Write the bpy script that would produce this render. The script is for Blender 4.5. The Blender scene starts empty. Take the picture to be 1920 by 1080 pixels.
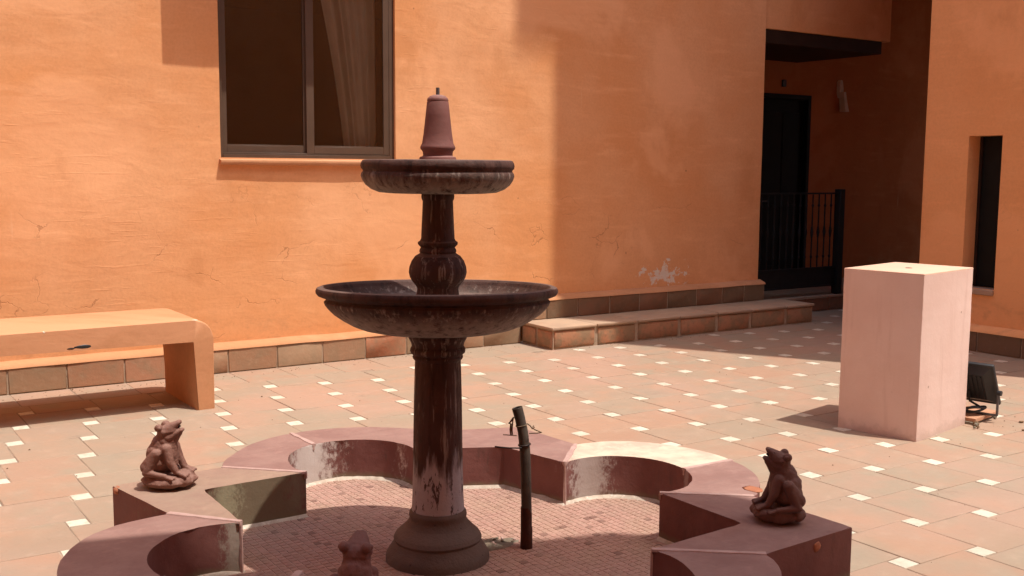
import bpy, bmesh, math, random
from mathutils import Vector, Matrix, noise as mnoise
random.seed(7)
D = bpy.data
S = bpy.context.scene
COL = S.collection
PI = math.pi

# ------------------------------------------------------------------ camera
F_PX, YAW, PITCH, ROLL = 2010.43, 0.590937, 0.110598, 0.007384
CAM = Vector((-2.918613, -7.609637, 1.640914))
_f = Vector((math.sin(YAW)*math.cos(PITCH), math.cos(YAW)*math.cos(PITCH), -math.sin(PITCH)))
_r = Vector((math.cos(YAW), -math.sin(YAW), 0)); _u = _r.cross(_f)
R_ = _r*math.cos(ROLL)+_u*math.sin(ROLL); U_ = -_r*math.sin(ROLL)+_u*math.cos(ROLL)
cd = D.cameras.new('camera'); cam = D.objects.new('camera', cd); COL.objects.link(cam)
cd.sensor_width = 36; cd.lens = F_PX/1920*36; cd.clip_start = .05; cd.clip_end = 300
cam.matrix_world = Matrix(((R_.x, U_.x, -_f.x, CAM.x), (R_.y, U_.y, -_f.y, CAM.y), (R_.z, U_.z, -_f.z, CAM.z), (0, 0, 0, 1)))
S.camera = cam

def to_px(v):
    d = Vector(v)-CAM; z = d.dot(_f)
    if z < .1: return None
    return (960+F_PX*d.dot(R_)/z, 540-F_PX*d.dot(U_)/z, z)

# ------------------------------------------------------------------ light
SUN = Vector((.195, -.34, 1)).normalized()            # towards the sun
el = math.asin(SUN.z); rot = math.atan2(SUN.x, SUN.y)
w = D.worlds.new('World'); S.world = w; w.use_nodes = True
nt = w.node_tree; bg = nt.nodes['Background']; bg.inputs['Strength'].default_value = .15
sky = nt.nodes.new('ShaderNodeTexSky'); sky.sky_type = 'NISHITA'; sky.sun_disc = False
sky.sun_elevation = el; sky.sun_rotation = rot; sky.dust_density = 3; sky.air_density = 1.0; sky.ozone_density = .6
nt.links.new(sky.outputs[0], bg.inputs[0])
sl = D.lights.new('sun', 'SUN'); sl.energy = 3.15; sl.angle = math.radians(.45); sl.color = (1, .95, .87)
so = D.objects.new('sun', sl); COL.objects.link(so); so.rotation_euler = SUN.to_track_quat('Z', 'Y').to_euler(); so.location = (3, -6, 30)
S.view_settings.view_transform = 'Standard'; S.view_settings.look = 'None'
S.view_settings.exposure = .62; S.view_settings.gamma = 1; S.view_settings.use_curve_mapping = False
S.render.engine = 'CYCLES'; S.cycles.use_denoising = True; S.cycles.max_bounces = 10; S.cycles.diffuse_bounces = 6

# ------------------------------------------------------------------ materials
class NT:
    def __init__(s, name):
        s.m = D.materials.new(name); s.m.use_nodes = True; s.t = s.m.node_tree; s.b = s.t.nodes['Principled BSDF']
        s.b.inputs['Roughness'].default_value = .85
        s.b.inputs['Specular IOR Level'].default_value = .25
    def n(s, t, **k):
        x = s.t.nodes.new(t)
        for a, v in k.items(): setattr(x, a, v)
        return x
    def put(s, sock, v):
        if hasattr(v, 'links'): s.t.links.new(v, sock)
        elif isinstance(v, (tuple, list)) and len(v) == 3 and sock.type == 'RGBA': sock.default_value = (*v, 1)
        else: sock.default_value = v
    def obj(s): return s.n('ShaderNodeTexCoord').outputs['Object']
    def pos(s): return s.n('ShaderNodeNewGeometry').outputs['Position']
    def rnd(s): return s.n('ShaderNodeObjectInfo').outputs['Random']
    def isl(s): return s.n('ShaderNodeNewGeometry').outputs['Random Per Island']
    def xyz(s, v):
        x = s.n('ShaderNodeSeparateXYZ'); s.put(x.inputs[0], v); return x.outputs
    def vec(s, x, y, z):
        c = s.n('ShaderNodeCombineXYZ')
        for i, v in enumerate((x, y, z)): s.put(c.inputs[i], v)
        return c.outputs[0]
    def vm(s, op, a, b):
        x = s.n('ShaderNodeVectorMath', operation=op); s.put(x.inputs[0], a); s.put(x.inputs[1], b)
        return x.outputs['Value'] if op in ('LENGTH', 'DISTANCE', 'DOT_PRODUCT') else x.outputs[0]
    def ma(s, op, a, b=0., c=0., clamp=False):
        x = s.n('ShaderNodeMath', operation=op, use_clamp=clamp)
        s.put(x.inputs[0], a); s.put(x.inputs[1], b); s.put(x.inputs[2], c); return x.outputs[0]
    def noise(s, co, scale, detail=4, rough=.55, dist=0):
        x = s.n('ShaderNodeTexNoise'); s.put(x.inputs['Vector'], co); x.inputs['Scale'].default_value = scale
        x.inputs['Detail'].default_value = detail; x.inputs['Roughness'].default_value = rough; x.inputs['Distortion'].default_value = dist
        return x.outputs['Fac']
    def noisec(s, co, scale, detail=3):
        x = s.n('ShaderNodeTexNoise'); s.put(x.inputs['Vector'], co); x.inputs['Scale'].default_value = scale; x.inputs['Detail'].default_value = detail
        return x.outputs['Color']
    def vor(s, co, scale, feat='DISTANCE_TO_EDGE'):
        x = s.n('ShaderNodeTexVoronoi', feature=feat); s.put(x.inputs['Vector'], co); x.inputs['Scale'].default_value = scale
        return x.outputs['Distance']
    def mr(s, v, a, b, c=0., d=1., smooth=True):
        x = s.n('ShaderNodeMapRange'); x.interpolation_type = 'SMOOTHSTEP' if smooth else 'LINEAR'
        for i, q in enumerate((v, a, b, c, d)): s.put(x.inputs[i], q)
        return x.outputs[0]
    def mix(s, f, a, b, bt='MIX'):
        x = s.n('ShaderNodeMix', data_type='RGBA', blend_type=bt); s.put(x.inputs[0], f); s.put(x.inputs[6], a); s.put(x.inputs[7], b)
        return x.outputs[2]
    def ramp(s, f, stops, interp='LINEAR'):
        x = s.n('ShaderNodeValToRGB'); e = x.color_ramp.elements; x.color_ramp.interpolation = interp
        while len(e) < len(stops): e.new(.5)
        for i, (p, c) in enumerate(stops): e[i].position = p; e[i].color = (*c, 1)
        s.put(x.inputs[0], f); return x.outputs[0]
    def bump(s, h, dist=.002, strength=1, prev=None):
        x = s.n('ShaderNodeBump'); x.inputs['Distance'].default_value = dist; x.inputs['Strength'].default_value = strength
        s.put(x.inputs['Height'], h)
        if prev is not None: s.put(x.inputs['Normal'], prev)
        return x.outputs[0]
    def done(s, col, rough=None, nrm=None):
        s.put(s.b.inputs['Base Color'], col)
        if rough is not None: s.put(s.b.inputs['Roughness'], rough)
        if nrm is not None: s.put(s.b.inputs['Normal'], nrm)
        return s.m

def scl(t, v, a): return t.vm('MULTIPLY', v, a)

def plaster(name, base, deep, crack=1., peel=None):
    t = NT(name); P = t.pos(); x, y, z = t.xyz(P)
    flat = t.vec(t.ma('ADD', x, y), t.ma('MULTIPLY', t.ma('SUBTRACT', x, y), .3), z)
    big = t.noise(flat, .9, 4); streak = t.noise(scl(t, flat, (1.4, 1.4, 9)), 1.3, 5, .6); fine = t.noise(flat, 45, 4, .6)
    c = t.mix(t.mr(big, .3, .72), base, deep)
    light = tuple(min(1, v*1.13+.015) for v in base)
    c = t.mix(t.ma('MULTIPLY', t.mr(streak, .5, .8), .55), c, light)
    c = t.mix(t.ma('MULTIPLY', t.mr(z, 1.3, .3), .35), c, deep)
    c = t.mix(t.ma('MULTIPLY', t.mr(fine, .35, .75), .22), c, tuple(v*.72 for v in deep))
    pat = t.noise(t.vm('ADD', flat, (11, 4, 6)), .62, 5, .6, .4); c = t.mix(t.ma('MULTIPLY', t.mr(pat, .50, .60), .45), c, tuple(min(1, v*1.12+.03) for v in base))
    pat2 = t.noise(scl(t, t.vm('ADD', flat, (1, 14, 2)), (1, 1, .6)), 1.6, 6, .66); c = t.mix(t.ma('MULTIPLY', t.mr(pat2, .55, .68), .38), c, tuple(v*.80 for v in deep))
    drip = t.noise(scl(t, flat, (34, 34, .9)), 1.2, 4, .7); c = t.mix(t.ma('MULTIPLY', t.ma('MULTIPLY', t.mr(drip, .66, .74), t.mr(t.noise(t.vm('ADD', flat, (5, 5, 9)), 1.9, 3), .52, .62)), .35), c, (.78, .55, .36))
    foot = t.ma('MULTIPLY', t.mr(z, .62, .22), t.mr(t.noise(scl(t, flat, (1, 1, 1.6)), 5.5, 6, .7), .48, .68)); c = t.mix(t.ma('MULTIPLY', foot, .40), c, (.40, .21, .10))
    # dirt specks
    sp = t.vor(t.vm('ADD', flat, (3, 1, 2)), 3.1, 'F1')
    speck = t.ma('MULTIPLY', t.mr(sp, .035, .02), t.mr(t.noise(flat, 1.7, 2), .55, .62))
    c = t.mix(t.ma('MULTIPLY', speck, .65), c, (.16, .07, .035))
    # hairline cracks
    wob = t.vm('ADD', flat, scl(t, t.vm('SUBTRACT', t.noisec(flat, 4.5, 5), (.5, .5, .5)), (.5, .5, .26)))
    cr = t.vor(scl(t, wob, (1.0, 1.0, 2.3)), 1.45)
    low = t.mr(z, 1.75, 1.0)
    msk = t.ma('MULTIPLY', t.mr(t.noise(t.vm('ADD', flat, (7, 3, 1)), 2.1, 4, .6), .52, .64), low)
    crk = t.ma('MULTIPLY', t.ma('MULTIPLY', t.mr(cr, .013, .003), msk), crack)
    c = t.mix(t.ma('MULTIPLY', crk, .55), c, (.29, .12, .05))
    h = t.ma('ADD', t.ma('MULTIPLY', t.noise(scl(t, flat, (1, 1, 2.2)), 2.9, 6, .50, .35), 2.0), t.ma('MULTIPLY', fine, .13))
    trow = t.noise(scl(t, flat, (1.2, 1.2, 14)), 2.2, 4, .6)
    h = t.ma('ADD', h, t.ma('MULTIPLY', t.ma('MULTIPLY', t.mr(trow, .58, .68), t.mr(t.noise(t.vm('ADD', flat, (2, 8, 5)), 1.1, 3), .45, .65)), .22))
    h = t.ma('SUBTRACT', h, t.ma('MULTIPLY', crk, .35))
    rough = .88
    if peel:
        (px_, pz_, w_, hh) = peel
        dx = t.ma('DIVIDE', t.ma('SUBTRACT', x, px_), w_); dz = t.ma('DIVIDE', t.ma('SUBTRACT', z, pz_), hh)
        r = t.ma('SQRT', t.ma('ADD', t.ma('POWER', t.ma('ABSOLUTE', dx), 2.), t.ma('POWER', t.ma('ABSOLUTE', dz), 2.)))
        n = t.noise(flat, 9.5, 7, .72)
        pm = t.mr(t.ma('SUBTRACT', n, t.ma('MULTIPLY', r, .17)), .425, .445)
        pm = t.ma('MULTIPLY', pm, t.mr(r, 1.5, 1.1))
        c = t.mix(pm, c, t.mix(t.noise(flat, 30, 3), (.62, .52, .42), (.80, .71, .60)))
        h = t.ma('SUBTRACT', h, t.ma('MULTIPLY', pm, .3))
    return t.done(c, rough, t.bump(h, .0042, .8))

M = {}
ORANGE, ODEEP = (.74, .385, .190), (.69, .31, .124)
M['plaster'] = plaster('orange_plaster', ORANGE, ODEEP, 1., (4.62, .56, .40, .17))
M['plaster_right'] = plaster('orange_plaster_right', (.81, .41, .178), (.77, .365, .145), .25)
M['plaster_shaded'] = plaster('orange_plaster_shaded', (.42, .15, .05), (.37, .12, .036), .2)  # same orange plaster, darkened in colour for the deep porch shade
M['bench'] = plaster('orange_bench_render', (.545, .27, .138), (.50, .235, .11), .2)

def tile_mat(name, rnd_island):
    t = NT(name); P = t.pos(); R = t.isl() if rnd_island else t.rnd()
    off = t.vec(t.ma('MULTIPLY', R, 37.), t.ma('MULTIPLY', R, 91.), 0.)
    co = t.vm('ADD', P, off)
    c = t.ramp(t.ma('FRACT', t.ma('MULTIPLY', R, 17.31)), [(0, (.37, .255, .183)), (.2, (.335, .262, .190)), (.38, (.40, .245, .165)), (.55, (.31, .255, .188)), (.75, (.395, .262, .188)), (1, (.385, .228, .152))])
    n = t.noise(co, 3.2, 5, .6, .6); n2 = t.noise(co, 9, 5, .65)
    c = t.mix(t.mr(n, .36, .66), c, t.mix(t.mr(t.noise(P, 1.1, 3), .4, .62), (.325, .265, .192), (.42, .25, .165)))
    c = t.mix(.2, c, (.36, .24, .172)); c = t.mix(1., c, (.93, .945, .95), 'MULTIPLY')
    c = t.mix(t.ma('MULTIPLY', t.mr(n2, .5, .78), .4), c, (.44, .325, .24))
    # pinkish wash near the fountain, sand stains elsewhere
    c = t.mix(t.ma('MULTIPLY', t.mr(t.noise(P, .55, 4), .5, .68), .35), c, (.41, .27, .21))
    c = t.mix(t.ma('MULTIPLY', t.mr(t.noise(P, 60, 3), .55, .8), .3), c, (.25, .16, .11))
    st = t.mr(t.noise(t.vm('ADD', P, (4, 9, 0)), 2.3, 6, .7), .62, .72)
    c = t.mix(t.ma('MULTIPLY', st, .5), c, (.215, .16, .12))
    h = t.ma('ADD', t.noise(co, 7, 5), t.ma('MULTIPLY', t.noise(P, 120, 3), .15))
    return t.done(c, t.mr(n2, .3, .7, .62, .85), t.bump(h, .006, .6))
M['tile'] = tile_mat('terracotta_floor_tile', False)
M['tile_field'] = tile_mat('terracotta_floor_tile_field', True)
def simple(name, a, b, scale=8, rough=.85, bd=.003, bs=40, spec=None, metal=0, c3=None):
    t = NT(name); P = t.obj(); n = t.noise(P, scale, 5, .6)
    c = t.mix(t.mr(n, .3, .7), a, b)
    if c3: c = t.mix(t.mr(t.noise(P, scale*2.7, 5, .7), .55, .72), c, c3)
    if spec is not None: t.b.inputs['Specular IOR Level'].default_value = spec
    t.b.inputs['Metallic'].default_value = metal
    return t.done(c, rough, t.bump(t.noise(P, bs, 4), bd, .7))
def insert_mat():
    t = NT('white_tile_insert'); R = t.rnd(); P = t.pos()
    c = t.mix(R, (.68, .62, .505), (.56, .50, .40)); c = t.mix(t.ma('MULTIPLY', t.mr(t.noise(P, 22, 5, .65), .46, .68), .6), c, (.47, .385, .29))
    return t.done(c, .5)
M['insert'] = insert_mat()
M['grout'] = simple('floor_grout', (.20, .145, .105), (.40, .30, .22), 3, c3=(.14, .10, .075))
M['earth'] = simple('bare_earth', (.32, .22, .16), (.26, .18, .13), 2)

def plinth_mat(name, dark):
    t = NT(name); P = t.pos(); R = t.rnd(); k = dark
    a = t.ramp(t.ma('FRACT', t.ma('MULTIPLY', R, 13.7)), [(0, (.40*k, .20*k, .115*k)), (.35, (.30*k, .20*k, .12*k)), (.6, (.43*k, .185*k, .10*k)), (1, (.31*k, .19*k, .11*k))])
    n = t.noise(t.vm('ADD', P, t.vec(t.ma('MULTIPLY', R, 31), 0., 0.)), 7, 6, .65)
    c = t.mix(t.ma('MULTIPLY', t.mr(n, .42, .68), .6), a, (.27*k, .19*k, .115*k))
    c = t.mix(t.ma('MULTIPLY', t.mr(t.noise(P, 25, 5), .5, .75), .35), c, (.42*k, .28*k, .18*k))
    return t.done(c, .8, t.bump(t.noise(P, 30, 5), .004, .7))
M['plinth'] = plinth_mat('glazed_plinth_tile', 1.0)
M['plinth_shaded'] = plinth_mat('shaded_plinth_tile', .55)  # plinth tile colour darkened for the stretches that lie in shade
M['mortar'] = simple('plinth_mortar', (.33, .24, .16), (.42, .32, .23), 14, c3=(.18, .13, .085))
def step_brick():
    t = NT('worn_step_brick'); P = t.pos(); R = t.rnd()
    co = t.vm('ADD', P, t.vec(t.ma('MULTIPLY', R, 29), 0., t.ma('MULTIPLY', R, 7)))
    n = t.noise(co, 5.5, 6, .6); c = t.mix(t.mr(n, .43, .58), (.28, .18, .105), t.mix(R, (.42, .195, .105), (.38, .20, .115)))
    c = t.mix(t.ma('MULTIPLY', t.mr(t.noise(co, 24, 5), .5, .72), .5), c, (.19, .13, .075))
    return t.done(c, .85, t.bump(t.noise(P, 22, 6), .006, .8))
M['step_brick'] = step_brick()
M['step_slab'] = simple('step_top_slab', (.44, .31, .21), (.38, .27, .19), 4, c3=(.48, .27, .17))

def oxide(name, base, base2, dust, dustamt, streak=True, lime=None, crust=None, bd=.007):
    """red oxide painted concrete: streaks, scale and crust are its own wear; dust lies on what faces up"""
    t = NT(name); P = t.pos(); x, y, z = t.xyz(P)
    n = t.noise(P, 6, 5, .6); c = t.mix(t.mr(n, .35, .68), base, base2)
    if streak:
        s = t.noise(scl(t, P, (16, 16, 1.3)), 1.6, 5, .65); c = t.mix(t.ma('MULTIPLY', t.mr(s, .46, .66), .8), c, tuple(v*.42 for v in base))
        s2 = t.noise(scl(t, t.vm('ADD', P, (5, 2, 0)), (26, 26, 2.2)), 1.5, 5, .7)
        c = t.mix(t.ma('MULTIPLY', t.mr(s2, .52, .68), t.mr(z, crust[1]+.015, crust[1]-.015, 0., .7) if crust else .68), c, (.36, .295, .25))
    if crust:
        z0, z1 = crust
        s3 = t.noise(scl(t, P, (22, 22, 5)), 1.4, 6, .7)
        k = t.ma('MULTIPLY', t.mr(z, z1, z0), t.mr(s3, .3, .55)); c = t.mix(t.ma('MULTIPLY', k, .85), c, t.mix(t.noise(scl(t, P, (26, 26, 3)), 1.5, 5, .7), (.19, .155, .12), (.44, .375, .315)))
        sp = t.mr(t.noise(scl(t, P, (34, 34, 6)), 1.6, 5, .75), .6, .72); c = t.mix(t.ma('MULTIPLY', sp, t.mr(z, z1+.015, z1-.015, 0., .7)), c, (.34, .285, .235))
    if lime:
        z0, z1 = lime
        s4 = t.noise(scl(t, P, (15, 15, 2.6)), 1.3, 6, .6)
        zz = t.ma('ADD', z, t.ma('MULTIPLY', t.ma('SUBTRACT', s4, .5), .5))
        k = t.ma('MULTIPLY', t.mr(zz, z1+.04, z1-.06), t.mr(z, z0-.012, z0+.012))
        c = t.mix(t.ma('MULTIPLY', k, .85), c, t.mix(t.noise(P, 14, 4), (.36, .32, .325), (.52, .475, .48)))
        bl = t.ma('MULTIPLY', t.mr(t.noise(scl(t, P, (14, 14, 4)), 1.9, 5, .75), .57, .62), k)
        c = t.mix(t.ma('MULTIPLY', bl, .9), c, (.045, .02, .018))
    nz = t.xyz(t.n('ShaderNodeNewGeometry').outputs['True Normal'])[2]
    dm = t.ma('MULTIPLY', t.mr(nz, .55, .95), t.mr(t.noise(P, 9, 5, .6), .2, .6, dustamt*.6, dustamt))
    c = t.mix(dm, c, dust)
    h = t.ma('ADD', t.noise(P, 24, 6, .6), t.ma('MULTIPLY', t.noise(P, 90, 3), .3))
    pit = t.ma('MULTIPLY', t.mr(t.vor(t.vm('ADD', P, (2, 5, 1)), 30, 'F1'), .16, .08), t.mr(t.noise(P, 11, 3), .5, .6)); h = t.ma('SUBTRACT', h, t.ma('MULTIPLY', pit, .5)); c = t.mix(t.ma('MULTIPLY', pit, .5), c, tuple(v*.4 for v in base))
    return t.done(c, t.mr(n, .3, .7, .62, .82), t.bump(h, bd, .75))
DR, DR2, DUST = (.058, .025, .018), (.088, .042, .032), (.20, .135, .11)
M['col'] = oxide('oxide_column', DR, DR2, DUST, .6, lime=(.205, .44))
M['foot'] = oxide('dusty_column_foot', (.105, .070, .053), (.14, .094, .072), (.20, .145, .115), .6, streak=False)
M['shaft2'] = oxide('streaked_upper_shaft', DR, DR2, DUST, .6)
M['bowl'] = oxide('oxide_bowl', DR, DR2, DUST, .6, crust=(1.03, 1.115))
M['bowl_top'] = oxide('oxide_upper_bowl', DR, DR2, DUST, .6, crust=(1.56, 1.63))
M['finial'] = oxide('oxide_finial', (.175, .072, .06), (.21, .09, .076), (.34, .2, .17), .7, streak=False, bd=.0025)

def rim_mat(name, top, top2, stains, side=(.15, .055, .047), side2=(.20, .085, .072)):
    t = NT(name); P = t.pos(); x, y, z = t.xyz(P)
    n = t.noise(P, 4.5, 5, .6)
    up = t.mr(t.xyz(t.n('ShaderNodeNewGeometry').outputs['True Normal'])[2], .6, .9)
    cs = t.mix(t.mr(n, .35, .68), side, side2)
    cs = t.mix(t.ma('MULTIPLY', t.mr(t.noise(scl(t, P, (12, 12, 3)), 2, 5, .7), .55, .72), .5), cs, (.09, .05, .04))
    cs = t.mix(t.ma('MULTIPLY', t.mr(t.ma('ADD', z, t.ma('MULTIPLY', t.noise(P, 12, 4), .06)), .085, .045), .75), cs, (.17, .14, .085))   # algae line at the old water level
    for (sx, sy, rad, colr) in stains:
        d = t.vm('DISTANCE', t.vec(x, y, 0.), (sx, sy, 0))
        k = t.mr(t.ma('ADD', t.ma('DIVIDE', d, rad), t.ma('MULTIPLY', t.ma('SUBTRACT', t.noise(scl(t, P, (1, 1, .6)), 22, 7, .8), .5), 3.6)), 1.15, .45)
        k = t.ma('MULTIPLY', k, t.ma('MAXIMUM', t.mr(t.noise(scl(t, P, (1, 1, .7)), 48, 5, .7), .36, .56), t.mr(t.ma('ADD', t.ma('DIVIDE', d, rad), t.ma('MULTIPLY', t.noise(P, 30, 4), .5)), 1.0, .6)))
        cs = t.mix(t.ma('MULTIPLY', k, .8), cs, colr)
    drip = t.mr(t.noise(scl(t, P, (30, 30, 9)), 1.3, 5, .8), .68, .73); cs = t.mix(t.ma('MULTIPLY', drip, .5), cs, (.36, .27, .22))
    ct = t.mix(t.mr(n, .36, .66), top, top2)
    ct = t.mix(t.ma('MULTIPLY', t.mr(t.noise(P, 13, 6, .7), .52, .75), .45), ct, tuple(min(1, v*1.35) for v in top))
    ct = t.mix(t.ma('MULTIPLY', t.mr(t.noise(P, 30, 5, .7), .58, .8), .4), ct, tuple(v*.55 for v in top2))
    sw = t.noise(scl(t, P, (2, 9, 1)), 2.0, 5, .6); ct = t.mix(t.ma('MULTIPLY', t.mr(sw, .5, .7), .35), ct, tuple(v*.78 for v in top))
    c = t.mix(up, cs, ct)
    return t.done(c, t.mr(n, .3, .7, .6, .8), t.bump(t.ma('ADD', t.noise(P, 20, 5), t.ma('MULTIPLY', t.noise(P, 90, 3), .25)), .005, .6))
WS = (.58, .52, .47)
ST = [(-.78, -2.56, .19, WS), (-.40, -2.78, .05, WS), (.30, -3.52, .13, (.46, .40, .36)), (.54, -3.94, .035, (.30, .22, .20)), (-1.51, -3.53, .06, (.30, .26, .21)), (-1.22, -3.01, .42, (.185, .155, .095)), (-1.38, -3.0, .08, (.34, .31, .20)), (-1.9, -3.95, .07, (.30, .25, .21))]
M['rim'] = rim_mat('oxide_basin_rim', (.295, .178, .150), (.25, .14, .118), ST)
M['rim_grey'] = rim_mat('grey_dusty_basin_rim', (.33, .225, .165), (.29, .185, .14), ST)
M['rim_olive'] = rim_mat('olive_stained_basin_rim', (.33, .235, .165), (.30, .185, .145), ST, side=(.17, .125, .08), side2=(.22, .165, .10))
M['rim_cream'] = rim_mat('cream_patched_basin_rim', (.62, .535, .41), (.50, .36, .28), ST)
M['joint'] = simple('pink_joint_mortar', (.47, .32, .28), (.40, .255, .22), 20)
M['chip'] = simple('chipped_brick_red', (.40, .16, .085), (.34, .13, .07), 30)
def mosaic_mat(name, island):
    t = NT(name); R = t.isl() if island else t.rnd(); P = t.pos()
    c = t.ramp(t.ma('FRACT', t.ma('MULTIPLY', R, 23.17)), [(0, (.385, .222, .175)), (.35, (.42, .252, .20)), (.7, (.36, .215, .168)), (.955, (.40, .25, .195)), (.985, (.20, .11, .085)), (1, (.22, .12, .095))])
    dirt = t.noise(P, 3.2, 5, .65); c = t.mix(t.ma('MULTIPLY', t.mr(dirt, .42, .68), .65), c, (.38, .25, .18))
    c = t.mix(t.ma('MULTIPLY', t.mr(t.noise(P, 40, 4), .5, .8), .4), c, (.2, .11, .085))
    return t.done(c, .7, t.bump(t.noise(P, 60, 3), .003, .6))
M['mosaic'] = mosaic_mat('pink_mosaic_tile', False); M['mosaic_field'] = mosaic_mat('pink_mosaic_tile_field', True)
M['mosaic_grout'] = simple('pale_mosaic_grout', (.50, .34, .265), (.45, .31, .24), 6, c3=(.36, .25, .19))
M['cement'] = simple('rough_cement', (.15, .12, .085), (.23, .19, .14), 25, bd=.012, bs=45, c3=(.07, .055, .04))
M['fillet'] = simple('white_mortar_fillet', (.56, .48, .39), (.40, .32, .25), 18, c3=(.66, .60, .52))
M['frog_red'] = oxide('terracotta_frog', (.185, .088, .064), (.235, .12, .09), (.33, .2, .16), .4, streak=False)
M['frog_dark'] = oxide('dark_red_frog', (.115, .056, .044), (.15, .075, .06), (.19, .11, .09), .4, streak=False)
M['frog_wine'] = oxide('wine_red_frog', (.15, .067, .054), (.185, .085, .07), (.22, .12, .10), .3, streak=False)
def pink_paint():
    t = NT('pale_pink_masonry_paint'); P = t.pos(); x, y, z = t.xyz(P)
    c = t.mix(t.mr(t.noise(P, 2.2, 5, .6), .35, .65), (.72, .545, .475), (.685, .50, .43))
    c = t.mix(t.ma('MULTIPLY', t.mr(t.noise(scl(t, P, (9, 9, .7)), 1.5, 5, .65), .54, .70), .35), c, (.56, .38, .315))
    c = t.mix(t.ma('MULTIPLY', t.mr(t.noise(P, 9, 6, .7), .60, .74), .3), c, (.60, .44, .36))
    base = t.ma('MULTIPLY', t.mr(t.ma('ADD', z, t.ma('MULTIPLY', t.ma('SUBTRACT', t.noise(P, 11, 5, .7), .5), .22)), .07, .01), .35); c = t.mix(base, c, (.42, .30, .23))
    sp = t.ma('MULTIPLY', t.mr(t.vor(P, 7.5, 'F1'), .075, .05), t.mr(t.noise(P, 3.3, 2), .52, .6)); c = t.mix(t.ma('MULTIPLY', sp, .7), c, (.30, .20, .15))
    h = t.ma('ADD', t.noise(P, 14, 6, .6), t.ma('MULTIPLY', t.noise(P, 70, 3), .2)); h = t.ma('SUBTRACT', h, t.ma('MULTIPLY', sp, .4))
    return t.done(c, .75, t.bump(h, .004, .7))
M['pink_paint'] = pink_paint()
M['pink_top'] = simple('cream_pink_paint', (.70, .47, .34), (.67, .44, .32), 4, .7, .002, 50)
M['bronze'] = simple('brown_anodised_aluminium', (.105, .064, .042), (.090, .054, .034), 6, .5, .0005, 60, .3)
M['black_iron'] = simple('black_painted_iron', (.009, .009, .010), (.013, .012, .012), 12, .6, .001, 60, .2)
M['black_plastic'] = simple('black_floodlight_casting', (.016, .016, .018), (.022, .022, .024), 10, .45, .001, 80, .45)
M['grey_metal'] = simple('grey_bracket_metal', (.12, .12, .125), (.10, .10, .105), 10, .45, .0005, 80, .5, .4)
M['dark_wood'] = simple('dark_stained_wood', (.022, .010, .006), (.032, .015, .009), 6, .6, .002, 20)
M['door'] = simple('black_green_door_paint', (.007, .007, .006), (.010, .010, .009), 6, .6, .001, 30, .15)
M['lamp_white'] = simple('dusty_white_ceramic', (.55, .46, .40), (.48, .40, .34), 12, .6)
M['pipe'] = simple('dark_weathered_hose', (.055, .042, .032), (.085, .066, .05), 14, .6, .003, 30, .35, c3=(.03, .012, .008))
M['rust'] = simple('rusty_pipe_socket', (.045, .014, .008), (.08, .024, .012), 20, .75, .004, 40)
M['wire'] = simple('tan_jute_wire', (.20, .14, .09), (.15, .10, .06), 40, .8)
M['black_tie'] = simple('black_cable_tie', (.02, .012, .012), (.03, .018, .016), 20, .5)
M['curtain'] = simple('thin_beige_curtain', (.66, .70, .68), (.58, .62, .60), 6, .9)
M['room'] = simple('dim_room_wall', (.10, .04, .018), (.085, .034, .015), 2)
M['terracotta'] = simple('terracotta_slab', (.47, .25, .15), (.43, .22, .13), 9, c3=(.36, .24, .16))
M['leaf'] = simple('dry_leaf_brown', (.11, .065, .035), (.17, .10, .05), 30)
def glass_mat():
    t = NT('window_glass'); t.t.nodes.remove(t.b)
    tr = t.n('ShaderNodeBsdfTransparent'); tr.inputs[0].default_value = (.86, .83, .78, 1); gl = t.n('ShaderNodeBsdfGlossy'); gl.inputs['Roughness'].default_value = .015
    fr = t.n('ShaderNodeFresnel'); fr.inputs[0].default_value = 1.5; mx = t.n('ShaderNodeMixShader')
    t.put(mx.inputs[0], t.ma('MULTIPLY', fr.outputs[0], 1.4, clamp=True)); t.t.links.new(tr.outputs[0], mx.inputs[1]); t.t.links.new(gl.outputs[0], mx.inputs[2])
    t.t.links.new(mx.outputs[0], t.t.nodes['Material Output'].inputs[0]); return t.m
M['glass'] = glass_mat()

# ------------------------------------------------------------------ geometry helpers
def link(name, me, m=None, parent=None):
    o = D.objects.new(name, me); COL.objects.link(o)
    if m and not me.materials: me.materials.append(M[m])
    if parent: o.parent = parent
    return o
def tag(o, label=None, cat=None, group=None, kind=None):
    for k, v in (('label', label), ('category', cat), ('group', group), ('kind', kind)):
        if v: o[k] = v
    return o
def thing(name, label, cat, group=None, loc=(0, 0, 0)):
    o = D.objects.new(name, None); COL.objects.link(o); o.location = loc; o.empty_display_size = .1
    return tag(o, label, cat, group)
def mesh(name, verts, faces, smooth=False, sharp=None):
    me = D.meshes.new(name); me.from_pydata([tuple(v) for v in verts], [], faces); me.update()
    if smooth:
        me.polygons.foreach_set('use_smooth', [True]*len(me.polygons))
        if sharp: me.set_sharp_from_angle(angle=math.radians(sharp))
    return me
def bm_mesh(name, bm, smooth=False, sharp=None):
    bmesh.ops.recalc_face_normals(bm, faces=bm.faces)
    me = D.meshes.new(name); bm.to_mesh(me); bm.free()
    if smooth:
        me.polygons.foreach_set('use_smooth', [True]*len(me.polygons))
        if sharp: me.set_sharp_from_angle(angle=math.radians(sharp))
    return me
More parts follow.
